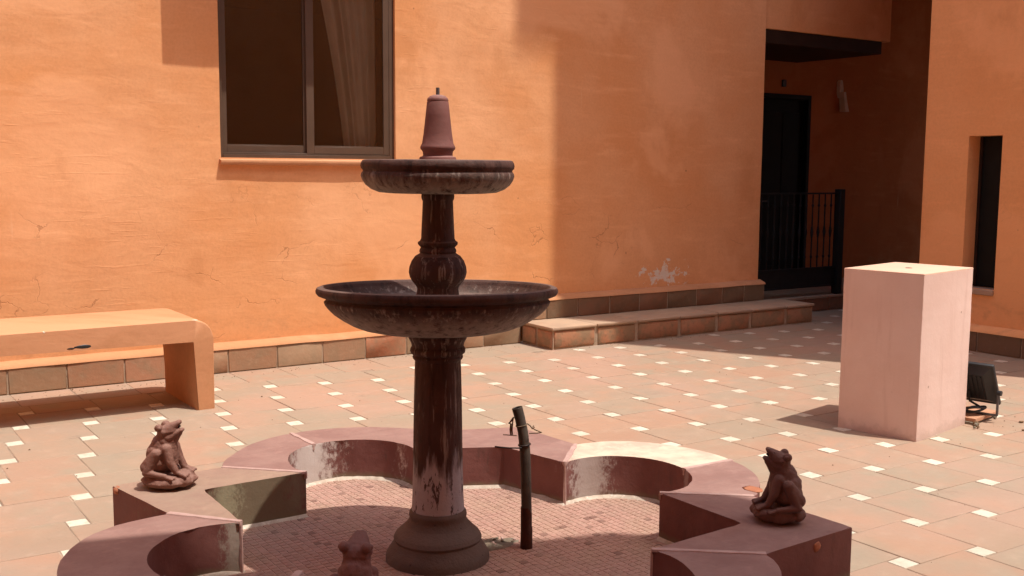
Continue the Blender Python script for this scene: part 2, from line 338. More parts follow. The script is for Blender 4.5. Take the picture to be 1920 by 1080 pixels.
def add_box(bm, lo, hi, bev=0, seg=1, mat=None):
    vs = [bm.verts.new((x, y, z)) for x in (lo[0], hi[0]) for y in (lo[1], hi[1]) for z in (lo[2], hi[2])]
    fs = [bm.faces.new([vs[i] for i in f]) for f in ((0, 1, 3, 2), (4, 6, 7, 5), (0, 4, 5, 1), (2, 3, 7, 6), (0, 2, 6, 4), (1, 5, 7, 3))]
    if mat: bmesh.ops.transform(bm, matrix=mat, verts=vs)
    if bev:
        es = list({e for f in fs for e in f.edges}); bmesh.ops.bevel(bm, geom=es, offset=bev, segments=seg, affect='EDGES', profile=.5)
def box(name, lo, hi, m, parent=None, bev=0, seg=1, mat=None):
    bm = bmesh.new(); add_box(bm, lo, hi, bev, seg, mat)
    return link(name, bm_mesh(name, bm, bev > 0, 40), m, parent)
def lathe(name, prof, m, parent, c, seg=72, wob=.0):
    vs, fs = [], []
    for r, z in prof:
        for k in range(seg):
            a = 2*PI*k/seg; rr = r*(1+wob*mnoise.noise(Vector((math.cos(a)*1.4, math.sin(a)*1.4, z*6))))
            vs.append((c[0]+rr*math.cos(a), c[1]+rr*math.sin(a), z))
    n = len(prof)
    for i in range(n-1):
        for k in range(seg):
            k2 = (k+1) % seg; fs.append((i*seg+k, i*seg+k2, (i+1)*seg+k2, (i+1)*seg+k))
    fs.append(tuple(reversed(range(seg)))); fs.append(tuple((n-1)*seg+k for k in range(seg)))
    return link(name, mesh(name, vs, fs, True, 38), m, parent)
def tube(name, pts, rad, m, parent=None, seg=10, cap=True, closed=False):
    pts = [Vector(p) for p in pts]; n = len(pts); vs, fs = [], []
    rads = rad if isinstance(rad, (list, tuple)) else [rad]*n
    ref = Vector((.13, .21, .97))
    for i, p in enumerate(pts):
        d = (pts[(i+1) % n if closed else min(i+1, n-1)]-pts[(i-1) % n if closed else max(i-1, 0)]).normalized()
        a = d.cross(ref); a = (a if a.length > .05 else d.cross(Vector((1, 0, 0)))).normalized(); b = d.cross(a)
        for k in range(seg):
            t = 2*PI*k/seg; vs.append(p+(a*math.cos(t)+b*math.sin(t))*rads[i])
    for i in range(n if closed else n-1):
        j = (i+1) % n
        for k in range(seg): fs.append((i*seg+k, i*seg+(k+1) % seg, j*seg+(k+1) % seg, j*seg+k))
    if cap and not closed: fs.append(tuple(reversed(range(seg)))); fs.append(tuple((n-1)*seg+k for k in range(seg)))
    return link(name, mesh(name, vs, fs, True, 50), m, parent)
def prism(name, poly, z0, z1, m, parent=None, bev=0, seg=2):
    bm = bmesh.new(); a = [bm.verts.new((x, y, z0)) for x, y in poly]; b = [bm.verts.new((x, y, z1)) for x, y in poly]
    n = len(poly); bm.faces.new(list(reversed(a))); top = bm.faces.new(b)
    for i in range(n): bm.faces.new((a[i], a[(i+1) % n], b[(i+1) % n], b[i]))
    if bev:
        bmesh.ops.bevel(bm, geom=list(top.edges), offset=bev, segments=seg, affect='EDGES', profile=.5)
    return link(name, bm_mesh(name, bm, True, 35), m, parent)
def wall_sheet(name, u0, u1, z0, z1, holes, at, m, parent, step=.12, amp=.004, back=None):
    """plaster wall skin with openings, slightly uneven; at(u, z, d) gives the world point"""
    us = sorted({u0, u1, *[h[0] for h in holes], *[h[1] for h in holes]}); zs = sorted({z0, z1, *[h[2] for h in holes], *[h[3] for h in holes]})
    def sub(a):
        out = [a[0]]
        for p, q in zip(a, a[1:]):
            k = max(1, int((q-p)/step+.5)); out += [p+(q-p)*i/k for i in range(1, k+1)]
        return out
    us, zs = sub(us), sub(zs); vs, fs, idx = [], [], {}
    def vid(i, j):
        if (i, j) not in idx:
            u, z = us[i], zs[j]; q = Vector((u*.9, 3.3, z*1.6))
            d = amp*(mnoise.noise(q)*1.2+.6*mnoise.noise(q*2.7+Vector((3, 1, 4))))
            idx[i, j] = len(vs); vs.append(at(u, z, d))
        return idx[i, j]
    for i in range(len(us)-1):
        for j in range(len(zs)-1):
            cu, cz = (us[i]+us[i+1])/2, (zs[j]+zs[j+1])/2
            if any(h[0] < cu < h[1] and h[2] < cz < h[3] for h in holes): continue
            fs.append((vid(i, j), vid(i+1, j), vid(i+1, j+1), vid(i, j+1)))
    return link(name, mesh(name, vs, fs, True), m, parent)

# ------------------------------------------------------------------ ground and floor tiles
g = link('ground', mesh('ground', [(-60, -60, -.0035), (60, -60, -.0035), (60, 60, -.0035), (-60, 60, -.0035)], [(0, 1, 2, 3)]), 'grout'); tag(g, kind='structure')
FC = Vector((-.635, -3.83))
def clip_ok(x0, x1, y0, y1):
    """cut a tile at the border strip along the wall, the right wall and the porch riser"""
    if x0 < 6.30:
        y1 = min(y1, .222)
    else: y1 = min(y1, .80)
    if y0 < -1.15: x1 = min(x1, 6.06)
    if x1-x0 < .03 or y1-y0 < .03: return None
    return x0, x1, y0, y1
def slab_geo(x0, x1, y0, y1, z, jit, g_=.003, b=.003):
    j = lambda: random.uniform(-jit, jit)
    c = [(x0+g_+j(), y0+g_+j()), (x1-g_+j(), y0+g_+j()), (x1-g_+j(), y1-g_+j()), (x0+g_+j(), y1-g_+j())]
    mx, my = sum(p[0] for p in c)/4, sum(p[1] for p in c)/4
    inn = [(p[0]+(b if p[0] < mx else -b), p[1]+(b if p[1] < my else -b)) for p in c]
    zz = [z+random.uniform(-.0012, .0012) for _ in range(4)]
    vs = [(x, y, -.011) for x, y in c]+[(x, y, zz[k]-b*.7) for k, (x, y) in enumerate(c)]+[(x, y, zz[k]) for k, (x, y) in enumerate(inn)]
    fs = [(0, 1, 5, 4), (1, 2, 6, 5), (2, 3, 7, 6), (3, 0, 4, 7), (4, 5, 9, 8), (5, 6, 10, 9), (6, 7, 11, 10), (7, 4, 8, 11), (8, 9, 10, 11)]
    return vs, fs
tile_var = [mesh('floor_tile', *slab_geo(-.2, .2, -.2, .2, 0, .0022)) for _ in range(8)]
ins_var = [mesh('floor_insert', *slab_geo(-.05, .05, -.05, .05, .0006, .0025, .005, .002)) for _ in range(5)]
for me in tile_var: me.materials.append(M['tile'])
for me in ins_var: me.materials.append(M['insert'])
cand, ins = [], []
for i in range(-40, 50):
    for j in range(-40, 40):
        ox, oy = i*.4+j*.1, -i*.1+j*.4
        if -9 < ox < 14 and -12 < oy < .8:
            cx, cy = ox+.25, oy+.15
            if math.hypot(cx-FC.x, cy-FC.y) > 1.0:
                q = clip_ok(cx-.2, cx+.2, cy-.2, cy+.2)
                if q: cand.append((q, abs(q[1]-q[0]-.4) < 1e-6 and abs(q[3]-q[2]-.4) < 1e-6))
            if math.hypot(ox-FC.x, oy-FC.y) > .95:
                q = clip_ok(ox-.05, ox+.05, oy-.05, oy+.05)
                if q and q[3]-q[2] > .09: ins.append((ox, oy))
for k in range(-24, 16):                                # border strip: plain tiles laid along the wall
    x0 = -.08+k*.403; x1 = x0+.403
    if x0 > 2.6: continue
    cand.append(((x0, x1, .222, .69), False))
def seen(x, y, z=0):
    p = to_px((x, y, z))
    return 1e9 if p is None or not (-60 < p[0] < 1980 and 0 < p[1] < 1180) else p[2]
cand.sort(key=lambda c: seen((c[0][0]+c[0][1])/2, (c[0][2]+c[0][3])/2))
fv, ff = [], []
nt_ = 0
for k, (q, full) in enumerate(cand):
    cx, cy = (q[0]+q[1])/2, (q[2]+q[3])/2
    if nt_ < 300 and seen(cx, cy) < 1e8:
        nt_ += 1
        if full:
            o = link('floor_tile', random.choice(tile_var), None, g); o.location = (cx, cy, random.uniform(-.0008, .0008)); o.rotation_euler.z = random.choice((0, PI/2, PI, -PI/2))
        else:
            o = link('floor_tile', mesh('floor_tile', *slab_geo(q[0]-cx, q[1]-cx, q[2]-cy, q[3]-cy, 0, .0022)), 'tile', g); o.location = (cx, cy, 0)
    else:
        v, f = slab_geo(*q, 0, .002); n = len(fv); fv += v; ff += [tuple(a+n for a in t) for t in f]
o = link('tile_field', mesh('tile_field', fv, ff), 'tile_field', g); o['kind'] = 'stuff'
ins.sort(key=lambda c: seen(*c))
for k, (x, y) in enumerate(ins[:430]):
    if seen(x, y) < 1e8 or k < 300:
        if k >= 300: break
        o = link('floor_insert', random.choice(ins_var), None, g); o.location = (x, y, 0); o.rotation_euler.z = random.choice((0, PI/2, PI, -PI/2))+random.uniform(-.02, .02)
fv, ff = [], []
for (x, y) in ins[300:]:
    v, f = slab_geo(x-.05, x+.05, y-.05, y+.05, .0006, .002, .005, .002); n = len(fv); fv += v; ff += [tuple(a+n for a in t) for t in f]
if fv:
    o = link('insert_field', mesh('insert_field', fv, ff), 'insert', g); o['kind'] = 'stuff'

# ------------------------------------------------------------------ main building (window wall)
WY, PY = .78, .70
main = thing('main_building', 'orange plastered building with the brown framed window and tiled plinth', 'building', loc=(2, .8, 0))
def child(o): o.matrix_parent_inverse = o.parent.matrix_world.inverted() if False else Matrix.Translation(-Vector(o.parent.location)); return o
WX0, WX1, WZ0, WZ1 = -.075, 1.478, 1.715, 3.25
def at_main(u, z, d): return (u, WY-d, z)
child(wall_sheet('wall', -9, 6.02, .0, 7.0, [(WX0, WX1, WZ0, WZ1)], at_main, 'plaster', main, .1, .006))
child(box('end_wall', (6.02-.25, WY+.012, 0), (6.02, 3.2, 7), 'plaster_shaded', main))
child(box('roof', (-9, WY-.12, 7.0), (6.1, 8, 7.2), 'terracotta', main))
# reveal of the window
RD = .055
for lo, hi in (((WX0-.1, WY+.004, WZ0-.1), (WX0, WY+RD+.1, WZ1+.1)), ((WX1, WY+.004, WZ0-.1), (WX1+.1, WY+RD+.1, WZ1+.1)), ((WX0, WY+.004, WZ1), (WX1, WY+RD+.1, WZ1+.1)), ((WX0, WY+.004, WZ0-.1), (WX1, WY+RD+.1, WZ0-.002))):
    child(box('window_reveal', lo, hi, 'plaster', main))
# sill
bm = bmesh.new(); n = 14; vs = []
sx0, sx1 = WX0-.015, WX1+.02
for k in range(n+1):
    x = sx0+(sx1-sx0)*k/n; dz = .003*mnoise.noise(Vector((x*5, 0, 0)))
    vs.append([bm.verts.new(p) for p in ((x, WY+.03, WZ0-.062), (x, WY-.042, WZ0-.055+dz), (x, WY-.052, WZ0-.035+dz), (x, WY-.048, WZ0-.02), (x, WY+.03, WZ0-.004))])
for a, b in zip(vs, vs[1:]):
    for k in range(5): bm.faces.new((a[k], a[(k+1) % 5], b[(k+1) % 5], b[k]))
bm.faces.new(vs[0]); bm.faces.new(list(reversed(vs[-1])))
child(link('window_sill', bm_mesh('window_sill', bm, True, 50), 'bench', main))
# plinth: ledge and tiles
def ledge(name, x0, x1, z, parent, m='bench'):
    vs, fs = [], []; n = int((x1-x0)/.09)
    for k in range(n+1):
        x = x0+(x1-x0)*k/n; q = Vector((x*3.1, 2, z)); a = .007*mnoise.noise(q); b = .006*mnoise.noise(q*2)
        vs += [(x, PY-.006+b, z-.008+a*.6), (x, PY+.004+b, z+.012+a), (x, WY+.004, z+.042+a), (x, WY+.03, z+.03), (x, PY+.03, z-.012)]
    for k in range(n):
        for i in range(4): fs.append((k*5+i, k*5+i+1, (k+1)*5+i+1, (k+1)*5+i))
    fs.append((0, 1, 2, 3, 4)); fs.append(tuple(n*5+i for i in (4, 3, 2, 1, 0)))
    return child(link(name, mesh(name, vs, fs, True, 60), m, parent))
ledge('plinth_ledge', -9, 2.77, .195, main); ledge('plinth_ledge', 2.7705, 6.06, .392, main)
child(box('plinth_core', (-9, PY+.008, -.005), (2.76, WY+.02, .19), 'mortar', main))
child(box('plinth_core', (2.761, PY+.008, .19), (6.052, WY+.02, .385), 'mortar', main))
child(box('plinth_core', (5.96, WY+.02, 0), (6.052, 3.1, .385), 'mortar', main))
def ptile(x0, x1, z0, z1, parent, m):
    bm = bmesh.new(); j = lambda s=.002: random.uniform(-s, s)
    add_box(bm, (x0+.006+j(), PY+j(.0015), z0+.003), (x1-.006+j(), PY+.03, z1-.002+j()), .004, 1)
    for v in bm.verts: v.co.y += j(.0008)
    return child(link('plinth_tile', bm_mesh('plinth_tile', bm, True, 40), m, parent))
xs = [-1.298-.403*k for k in range(18, 0, -1)]+[-1.298, -.885, -.482, -.08, .334, .736, 1.138, 1.535, 1.94, 2.345, 2.76]
for a, b in zip(xs, xs[1:]): ptile(a, b, 0, .19, main, 'plinth')
xs = [2.76, 3.06, 3.439, 3.842, 4.23, 4.612, 5.028, 5.405, 5.74, 6.05]
for a, b in zip(xs, xs[1:]): ptile(a, b, .207, .385, main, 'plinth_shaded' if a > 2.9 else 'plinth')
# window: frame, two sliding sashes with panes
win = child(box('window', (WX0, WY+.03, WZ0), (WX0+.028, WY+.085, WZ1), 'bronze', main, .002))   # left jamb carries the rest
def wpart(name, lo, hi, m='bronze', bev=.0015):
    o = box(name, lo, hi, m, win, bev); o.matrix_parent_inverse = Matrix.Translation(-Vector(main.location)) if False else Matrix(); return o
wpart('jamb', (WX1-.045, WY+.03, WZ0), (WX1, WY+.085, WZ1))
wpart('bottom_track', (WX0+.0281, WY+.022, WZ0), (WX1-.0451, WY+.085, WZ0+.028))
wpart('bottom_track', (WX0+.0281, WY+.034, WZ0+.0281), (WX1-.0451, WY+.040, WZ0+.042))
wpart('head', (WX0+.0281, WY+.03, WZ1-.03), (WX1-.0451, WY+.085, WZ1))
def sash(x0, x1, y, wl, wr, wb=.062):
    z0, z1 = WZ0+.036, WZ1-.031
    wpart('sash_stile', (x0, y, z0), (x0+wl, y+.022, z1)); wpart('sash_stile', (x1-wr, y, z0), (x1, y+.022, z1))
    wpart('sash_rail', (x0+wl+.0002, y+.001, z0), (x1-wr-.0002, y+.021, z0+wb)); wpart('sash_rail', (x0+wl+.0002, y+.001, z1-.06), (x1-wr-.0002, y+.021, z1))
    wpart('glazing_bead', (x0+wl+.0002, y+.003, z0+wb+.0002), (x1-wr-.0002, y+.019, z0+wb+.009), 'bronze', .001)
    wpart('pane', (x0+wl+.0003, y+.009, z0+wb+.0094), (x1-wr-.0003, y+.013, z1-.0605), 'glass', 0)
sash(WX0+.030, .70, WY+.058, .045, .05)
sash(.668, WX1-.046, WY+.033, .068, .052)
# room behind the window
bm = bmesh.new()
rx0, rx1, ry0, ry1, rz0, rz1 = -1.2, 3.0, WY+.16, 4.2, .6, 3.4
v = [bm.verts.new(p) for p in ((rx0, ry0, rz0), (rx1, ry0, rz0), (rx1, ry1, rz0), (rx0, ry1, rz0), (rx0, ry0, rz1), (rx1, ry0, rz1), (rx1, ry1, rz1), (rx0, ry1, rz1))]
for f in ((0, 1, 2, 3), (7, 6, 5, 4), (1, 5, 6, 2), (2, 6, 7, 3), (3, 7, 4, 0)): bm.faces.new([v[i] for i in f])
me = D.meshes.new('room_lining'); bm.to_mesh(me); bm.free()
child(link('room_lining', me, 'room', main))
wall_ring = [(rx0, WX0-.02, rz0, rz1), (WX1+.02, rx1, rz0, rz1), (WX0-.02, WX1+.02, rz0, WZ0-.01), (WX0-.02, WX1+.02, WZ1+.01, rz1)]
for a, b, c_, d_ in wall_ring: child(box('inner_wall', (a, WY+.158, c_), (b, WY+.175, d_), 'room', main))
# balcony: unseen box added above the window to shade the wall
shd = child(box('shade_box', (-.285, WY-.41, 3.60), (1.02, WY-.006, 4.5), 'plaster', main, .01, 2))
# curtain hanging inside
def curtain(name, label, x0, x1, y, ztop, zbot, fold, lean):
    vs, fs = [], []; n, mz = 60, 16
    for i in range(n+1):
        for j in range(mz+1):
            s = i/n; t = j/mz; gather = .35+.65*t
            x = x0+(x1-x0)*s; x = x+lean*(t**1.6)*(1-s)
            yy = y+fold*(.55+1.1*mnoise.noise(Vector((s*5, t*.8, 2))))*math.sin(s*2*PI*6.3+2.2*mnoise.noise(Vector((s*3.1, t*1.1, 7)))+.6*math.sin(t*3))*gather+.012*math.sin(s*31+2)
            vs.append((x, yy, zbot+(ztop-zbot)*t))
    for i in range(n):
        for j in range(mz): fs.append((i*(mz+1)+j, (i+1)*(mz+1)+j, (i+1)*(mz+1)+j+1, i*(mz+1)+j+1))
    return tag(link(name, mesh(name, vs, fs, True), 'curtain'), label, 'curtain')
curtain('curtain', 'pale grey curtain gathered behind the right window pane', 1.13, 1.40, WY+.20, 3.3, 1.2, .028, -.30)
curtain('curtain', 'narrow edge of pale grey curtain behind the left window pane', -.075, .05, WY+.22, 3.3, 2.05, .02, .06)

# ------------------------------------------------------------------ step in front of the plinth
st = thing('step', 'low terracotta brick step running along the right part of the orange wall', 'step', loc=(4.5, .45, 0))
child(box('step_core', (2.785, .215, -.004), (6.285, PY+.006, .182), 'mortar', st))
xs = [2.775, 3.282, 3.778, 4.329, 4.84, 5.324, 5.86, 6.295]
def rough_brick(name, lo, hi, m, parent, bev=.012, jit=.005):
    bm = bmesh.new(); add_box(bm, lo, hi, bev, 2)
    for v in bm.verts: v.co += Vector([random.uniform(-jit, jit)*.5 for _ in range(3)])
    return child(link(name, bm_mesh(name, bm, True, 60), m, parent))
for a, b in zip(xs, xs[1:]): rough_brick('step_brick', (a+.02, .203, .012), (b-.02, .24, .168), 'step_brick', st)
rough_brick('step_brick', (2.772, .225, .012), (2.81, .45, .168), 'step_brick', st); rough_brick('step_brick', (2.772, .475, .012), (2.81, .69, .168), 'step_brick', st)
for a, b in zip(xs, xs[1:]): rough_brick('step_slab', (a+(.0-.012 if a < 2.8 else .004), .190, .1815), (b-.004, PY-.002, .207), 'step_slab', st, .006, .003)

# ------------------------------------------------------------------ entrance wing: porch, door, overhang
ent = thing('entrance_wing', 'shaded orange entrance wing with a black door under a dark overhang', 'building', loc=(8, 2.1, 0))
BY = 2.12
DX0, DX1, DZ1 = 7.35, 8.34, 2.63
child(wall_sheet('wall', 6.02, 14, .0, 9, [(DX0, DX1, .19, DZ1)], lambda u, z, d: (u, BY-d, z), 'plaster_shaded', ent, .2, .004))
child(box('overhang', (6.025, .80, 3.19), (8.19, BY-.006, 6.5), 'plaster', ent, .012, 2))
child(box('soffit_slab', (6.025, .815, 3.04), (8.05, BY-.006, 3.188), 'dark_wood', ent, .004))
child(box('shade_block', (6.6, -1.185, 4.6), (14, .79, 9), 'plaster_shaded', ent)); child(box('shade_block', (8.2, .7901, 4.6), (14, BY-.012, 9), 'plaster_shaded', ent)); child(box('alley_end', (13.9, -1.18, 0), (14.1, 2.1, 4.59), 'plaster_shaded', ent))  # unseen blocks and alley end, added to keep the porch dark
for k in range(0): child(box('soffit_beam', (6.25+k*.42, .86, 3.0), (6.33+k*.42, BY-.01, 3.039), 'dark_wood', ent))
dr = child(box('door', (DX0+.06, BY+.06, .19), (DX1-.06, BY+.11, DZ1-.06), 'door', ent, .003))
for lo, hi in (((DX0, BY-.015, .19), (DX0+.06, BY+.12, DZ1)), ((DX1-.06, BY-.015, .19), (DX1, BY+.12, DZ1)), ((DX0+.0601, BY-.015, DZ1-.06), (DX1-.0601, BY+.12, DZ1))):
    o = box('door_frame', lo, hi, 'door', dr, .003); o.matrix_parent_inverse = Matrix()
for k in range(2):
    for zz in ((.4, 1.2), (1.35, 2.4)):
        o = box('door_panel', (DX0+.13+k*.40, BY+.05, zz[0]), (DX0+.45+k*.40, BY+.0598, zz[1]), 'door', dr, .004); o.matrix_parent_inverse = Matrix()
for z in (1.25,): o = tube('handle', [(DX0+.12, BY+.05, z), (DX0+.12, BY+.0, z), (DX0+.24, BY+.0, z)], .011, 'grey_metal', dr); o.matrix_parent_inverse = Matrix()
child(box('side_wall', (6.02, BY+.01, 0), (6.06, 4, 9), 'plaster_shaded', ent))
pf = box('porch_floor', (6.07, .83, -.006), (14, BY-.01, .15), 'mortar'); tag(pf, kind='structure')
for k in range(16):
    a = 6.072+k*.40
    o = box('riser_brick', (a+.006, .812, .004), (a+.394, .84, .150), 'plinth_shaded', pf, .004)
for k in range(16):
    for j, (y0, y1) in enumerate(((.806, 1.2), (1.203, 1.6), (1.603, 2.105))):
        if k < 9 or j == 0: box('porch_tile', (6.072+k*.4, y0, .1503), (6.469+k*.4, y1, .178), 'tile', pf, .003)
pf_children = None
# railing
rl = thing('railing', 'black iron railing with turned balusters at the edge of the shaded porch', 'railing', loc=(6.8, .9, .178))
RY = .87
def rbox(name, lo, hi, bev=.002): return child(box(name, lo, hi, 'black_iron', rl, bev))
rbox('post', (7.425, RY-.045, .1785), (7.515, RY+.045, 1.43), .006)
rbox('rail', (6.065, RY-.02, 1.372), (7.4245, RY+.02, 1.392)); rbox('rail', (6.065, RY-.016, .498), (7.4245, RY+.016, .516)); rbox('rail', (6.065, RY-.016, .28), (7.4245, RY+.016, .30))
rbox('kick_panel', (6.07, RY-.005, .3005), (7.42, RY+.005, .4975), 0)
bal_prof = [(.009, .517), (.009, .62), (.017, .64), (.009, .66), (.009, .86), (.013, .88), (.020, .93), (.013, .98), (.009, 1.0), (.009, 1.22), (.017, 1.24), (.009, 1.26), (.009, 1.371)]
b0 = None
for k in range(12):
    x = 6.14+k*.107
    if b0 is None: b0 = child(lathe('baluster', bal_prof, 'black_iron', rl, (0, RY), 10)); b0.location.x = x
    else:
        o = b0.copy(); COL.objects.link(o); o.parent = rl; o.matrix_parent_inverse = b0.matrix_parent_inverse.copy(); o.location.x = x
# wall lamp and number plate
lm = thing('wall_lamp', 'pale ceramic lamp hanging on the shaded wall right of the black door', 'lamp', loc=(8.93, BY, 2.6))
def skin_plate(name, pts, wd, th, y, m, parent):
    vs, fs = [], []
    for k, ((x, z), w_) in enumerate(zip(pts, wd)):
        vs += [(x-w_, y, z), (x-w_*.6, y-th, z), (x+w_*.6, y-th, z), (x+w_, y, z)]
    for k in range(len(pts)-1):
        for i in range(3): fs.append((k*4+i, k*4+i+1, k*4+5+i, k*4+4+i))
    fs += [(3, 2, 1, 0), tuple(len(pts)*4-4+i for i in range(4))]
    return child(link(name, mesh(name, vs, fs, True, 50), m, parent))
skin_plate('bracket_plate', [(8.89, 2.86), (8.89, 2.83), (8.90, 2.75), (8.905, 2.66), (8.91, 2.62)], [.02, .05, .062, .058, .04], .035, BY-.004, 'lamp_white', lm)
skin_plate('lamp_shade', [(8.905, 2.70), (8.925, 2.60), (8.95, 2.50), (8.965, 2.44)], [.035, .045, .058, .068], .07, BY-.02, 'lamp_white', lm)
tag(box('number_plate', (7.76, BY-.03, 2.72), (7.84, BY-.005, 2.81), 'black_plastic', None, .008), 'small dark square box on the wall above the black door', 'plate')

# ------------------------------------------------------------------ right building
rb = thing('right_building', 'tall orange building with a narrow slit window at the right edge', 'building', loc=(6.15, -3, 0))
RX = 6.15
SY0, SY1, SZ0, SZ1 = -1.985, -1.652, .575, 1.975
child(wall_sheet('wall', 1.19, 4.416, 0, 20, [(-SY1, -SY0, SZ0, SZ1)], lambda u, z, d: (RX-d, -u, z), 'plaster_right', rb, .16, .005))
child(box('wall_body', (6.42, -4.416, 0), (12.5, -1.19, 20), 'plaster_right', rb))
child(box('wall_side', (RX, -1.2, 0), (6.419, -1.19, 20), 'plaster_right', rb)); child(box('wall_side', (RX, -4.416, 0), (6.419, -4.406, 20), 'plaster_right', rb))
for lo, hi in (((RX+.004, SY1, SZ0-.1), (6.419, SY1+.08, SZ1+.1)), ((RX+.004, SY0-.08, SZ0-.1), (6.419, SY0, SZ1+.1)), ((RX+.004, SY0, SZ1), (6.419, SY1, SZ1+.08)), ((RX+.004, SY0, SZ0-.1), (6.419, SY1, SZ0-.03))):
    child(box('slit_reveal', lo, hi, 'plaster_right', rb))
sw_ = child(box('slit_window', (6.34, SY0+.002, SZ0), (6.37, SY1-.002, SZ1-.002), 'door', rb))
for lo, hi in (((6.325, SY0+.003, SZ0+.002), (6.3395, SY0+.03, SZ1-.004)), ((6.325, SY1-.03, SZ0+.002), (6.3395, SY1-.003, SZ1-.004))):
    o = box('frame', lo, hi, 'dark_wood', sw_); o.matrix_parent_inverse = Matrix()
child(box('slit_sill', (RX-.03, SY0-.0, SZ0-.055), (6.33, SY1+.0, SZ0-.004), 'step_slab', rb, .006, 1))
child(box('shade_cornice', (5.864, -4.702, 18.87), (12.8, -.95, 20.3), 'plaster_right', rb))  # unseen top, sized to cast the notch in the window wall's shade
def vplinth(y0, y1):
    bm = bmesh.new(); j = lambda s=.002: random.uniform(-s, s)
    add_box(bm, (6.072+j(), y0+.006, .003), (6.10, y1-.006, .185+j()), .004, 1)
    return child(link('plinth_tile', bm_mesh('plinth_tile', bm, True, 40), 'plinth_shaded', rb))
child(box('plinth_core', (6.082, -4.41, -.004), (RX+.01, -1.17, .183), 'mortar', rb))
for k in range(-1, 5): vplinth(-1.893-.43*(k+1), max(-1.893-.43*k, -1.893-.43*k) if k >= 0 else -1.463)
vplinth(-1.463, -1.175)
vs, fs = [], []; n = 38
for k in range(n+1):
    y = -4.41+3.24*k/n; a = .006*mnoise.noise(Vector((y*3, 1, 0)))
    vs += [(6.066, y, .182+a*.5), (6.078, y, .204+a), (RX+.006, y, .245+a), (RX+.03, y, .23), (6.10, y, .178)]
for k in range(n):
    for i in range(4): fs.append((k*5+i, (k+1)*5+i, (k+1)*5+i+1, k*5+i+1))
fs += [(0, 1, 2, 3, 4), tuple(n*5+i for i in (4, 3, 2, 1, 0))]
child(link('plinth_ledge', mesh('plinth_ledge', vs, fs, True, 60), 'plaster_right', rb))

# ------------------------------------------------------------------ unseen building added behind the viewer, its eave shaped to shade the near basin
bb = thing('back_building', 'unseen orange building behind the viewpoint, its eave shaped to shade the basin', 'building', loc=(-4, -10, 0))
child(box('wall', (-12, -16, 0), (1.6, -10.4, 8.0), 'plaster_right', bb))
child(box('wing', (3.2, -16, 0), (12, -10.8, 8.5), 'plaster_right', bb)); child(box('wing', (-11, -10.3, 0), (-9.2, .6, 6.5), 'plaster_right', bb))  # the left wing is unseen, added to bounce warm light
def shade_eave():
    H = 8.0; k = Vector((.195, -.34))*H
    edge = [(-3.6, -2.95), (-1.85, -3.47), (.10, -4.02), (.42, -4.30), (.56, -4.75), (.60, -5.6)]  # wanted shade edge on the basin, moved up along the sun
    p = [(x+k.x, y+k.y) for x, y in edge]
    return p+[(2.4, -16.2), (-12.2, -16.2), (-12.2, -3.8+k.y)]
child(prism('roof', list(reversed(shade_eave())), 8.0, 8.2, 'terracotta', bb))

# ------------------------------------------------------------------ bench
bn = thing('bench', 'orange rendered masonry bench with rounded corner against the window wall', 'bench', loc=(-1.4, -.15, 0))
bx1, by0, by1, bt, bb_ = -.592, -.512, .24, .615, .482
rr = .125; arc = [(bx1-rr+rr*math.cos(a), bt-rr+rr*math.sin(a)) for a in [PI/2*k/8 for k in range(9)]]
def bench_side(profile, name):
    bm = bmesh.new(); a = [bm.verts.new((x, by0, z)) for x, z in profile]; b = [bm.verts.new((x, by1, z)) for x, z in profile]
    n = len(profile); f1 = bm.faces.new(a); f2 = bm.faces.new(list(reversed(b)))
    for i in range(n): bm.faces.new((a[(i+1) % n], a[i], b[i], b[(i+1) % n]))
    es = [e for e in bm.edges if len({v.co.y for v in e.verts}) == 1 and max(v.co.z for v in e.verts) > .1]
    bmesh.ops.bevel(bm, geom=es, offset=.012, segments=3, affect='EDGES', profile=.5)
    return child(link(name, bm_mesh(name, bm, True, 40), 'bench', bn))
bench_side([(-3.6, bb_), (-.728, bb_), (-.715, bb_-.013), (-.715, -.002), (bx1, -.002), *arc, (-3.6, bt)], 'body')
bm = bmesh.new(); add_box(bm, (-3.6, by0+.003, -.002), (-3.48, by1-.004, bb_), .008, 2); child(link('leg', bm_mesh('leg', bm, True, 40), 'bench', bn))
# broken hole in the seat edge, its dark painted as flat black blobs; small chips
def blob(name, c, rx, ry, rz, m, parent, seed=0, sub=2, amp=.35):
    bm = bmesh.new(); bmesh.ops.create_icosphere(bm, subdivisions=sub, radius=1)
    for v in bm.verts:
        k = 1+amp*mnoise.noise(v.co*1.7+Vector((seed*7.1, seed, 0)))
        v.co = Vector((c[0]+v.co.x*rx*k, c[1]+v.co.y*ry*k, c[2]+v.co.z*rz*k))
    return child(link(name, bm_mesh(name, bm, True), m, parent)) if parent else link(name, bm_mesh(name, bm, True), m)
blob('broken_hole_dark', (-1.43, by0+.002, .499), .058, .0045, .013, 'black_plastic', bn, 1); blob('broken_hole_dark', (-1.505, by0+.002, .492), .03, .004, .007, 'dark_wood', bn, 2)
blob('paint_chip', (-1.66, by0+.006, .607), .012, .008, .007, 'insert', bn, 3); blob('paint_chip', (-.71, by0+.03, .613), .025, .02, .003, 'insert', bn, 5)

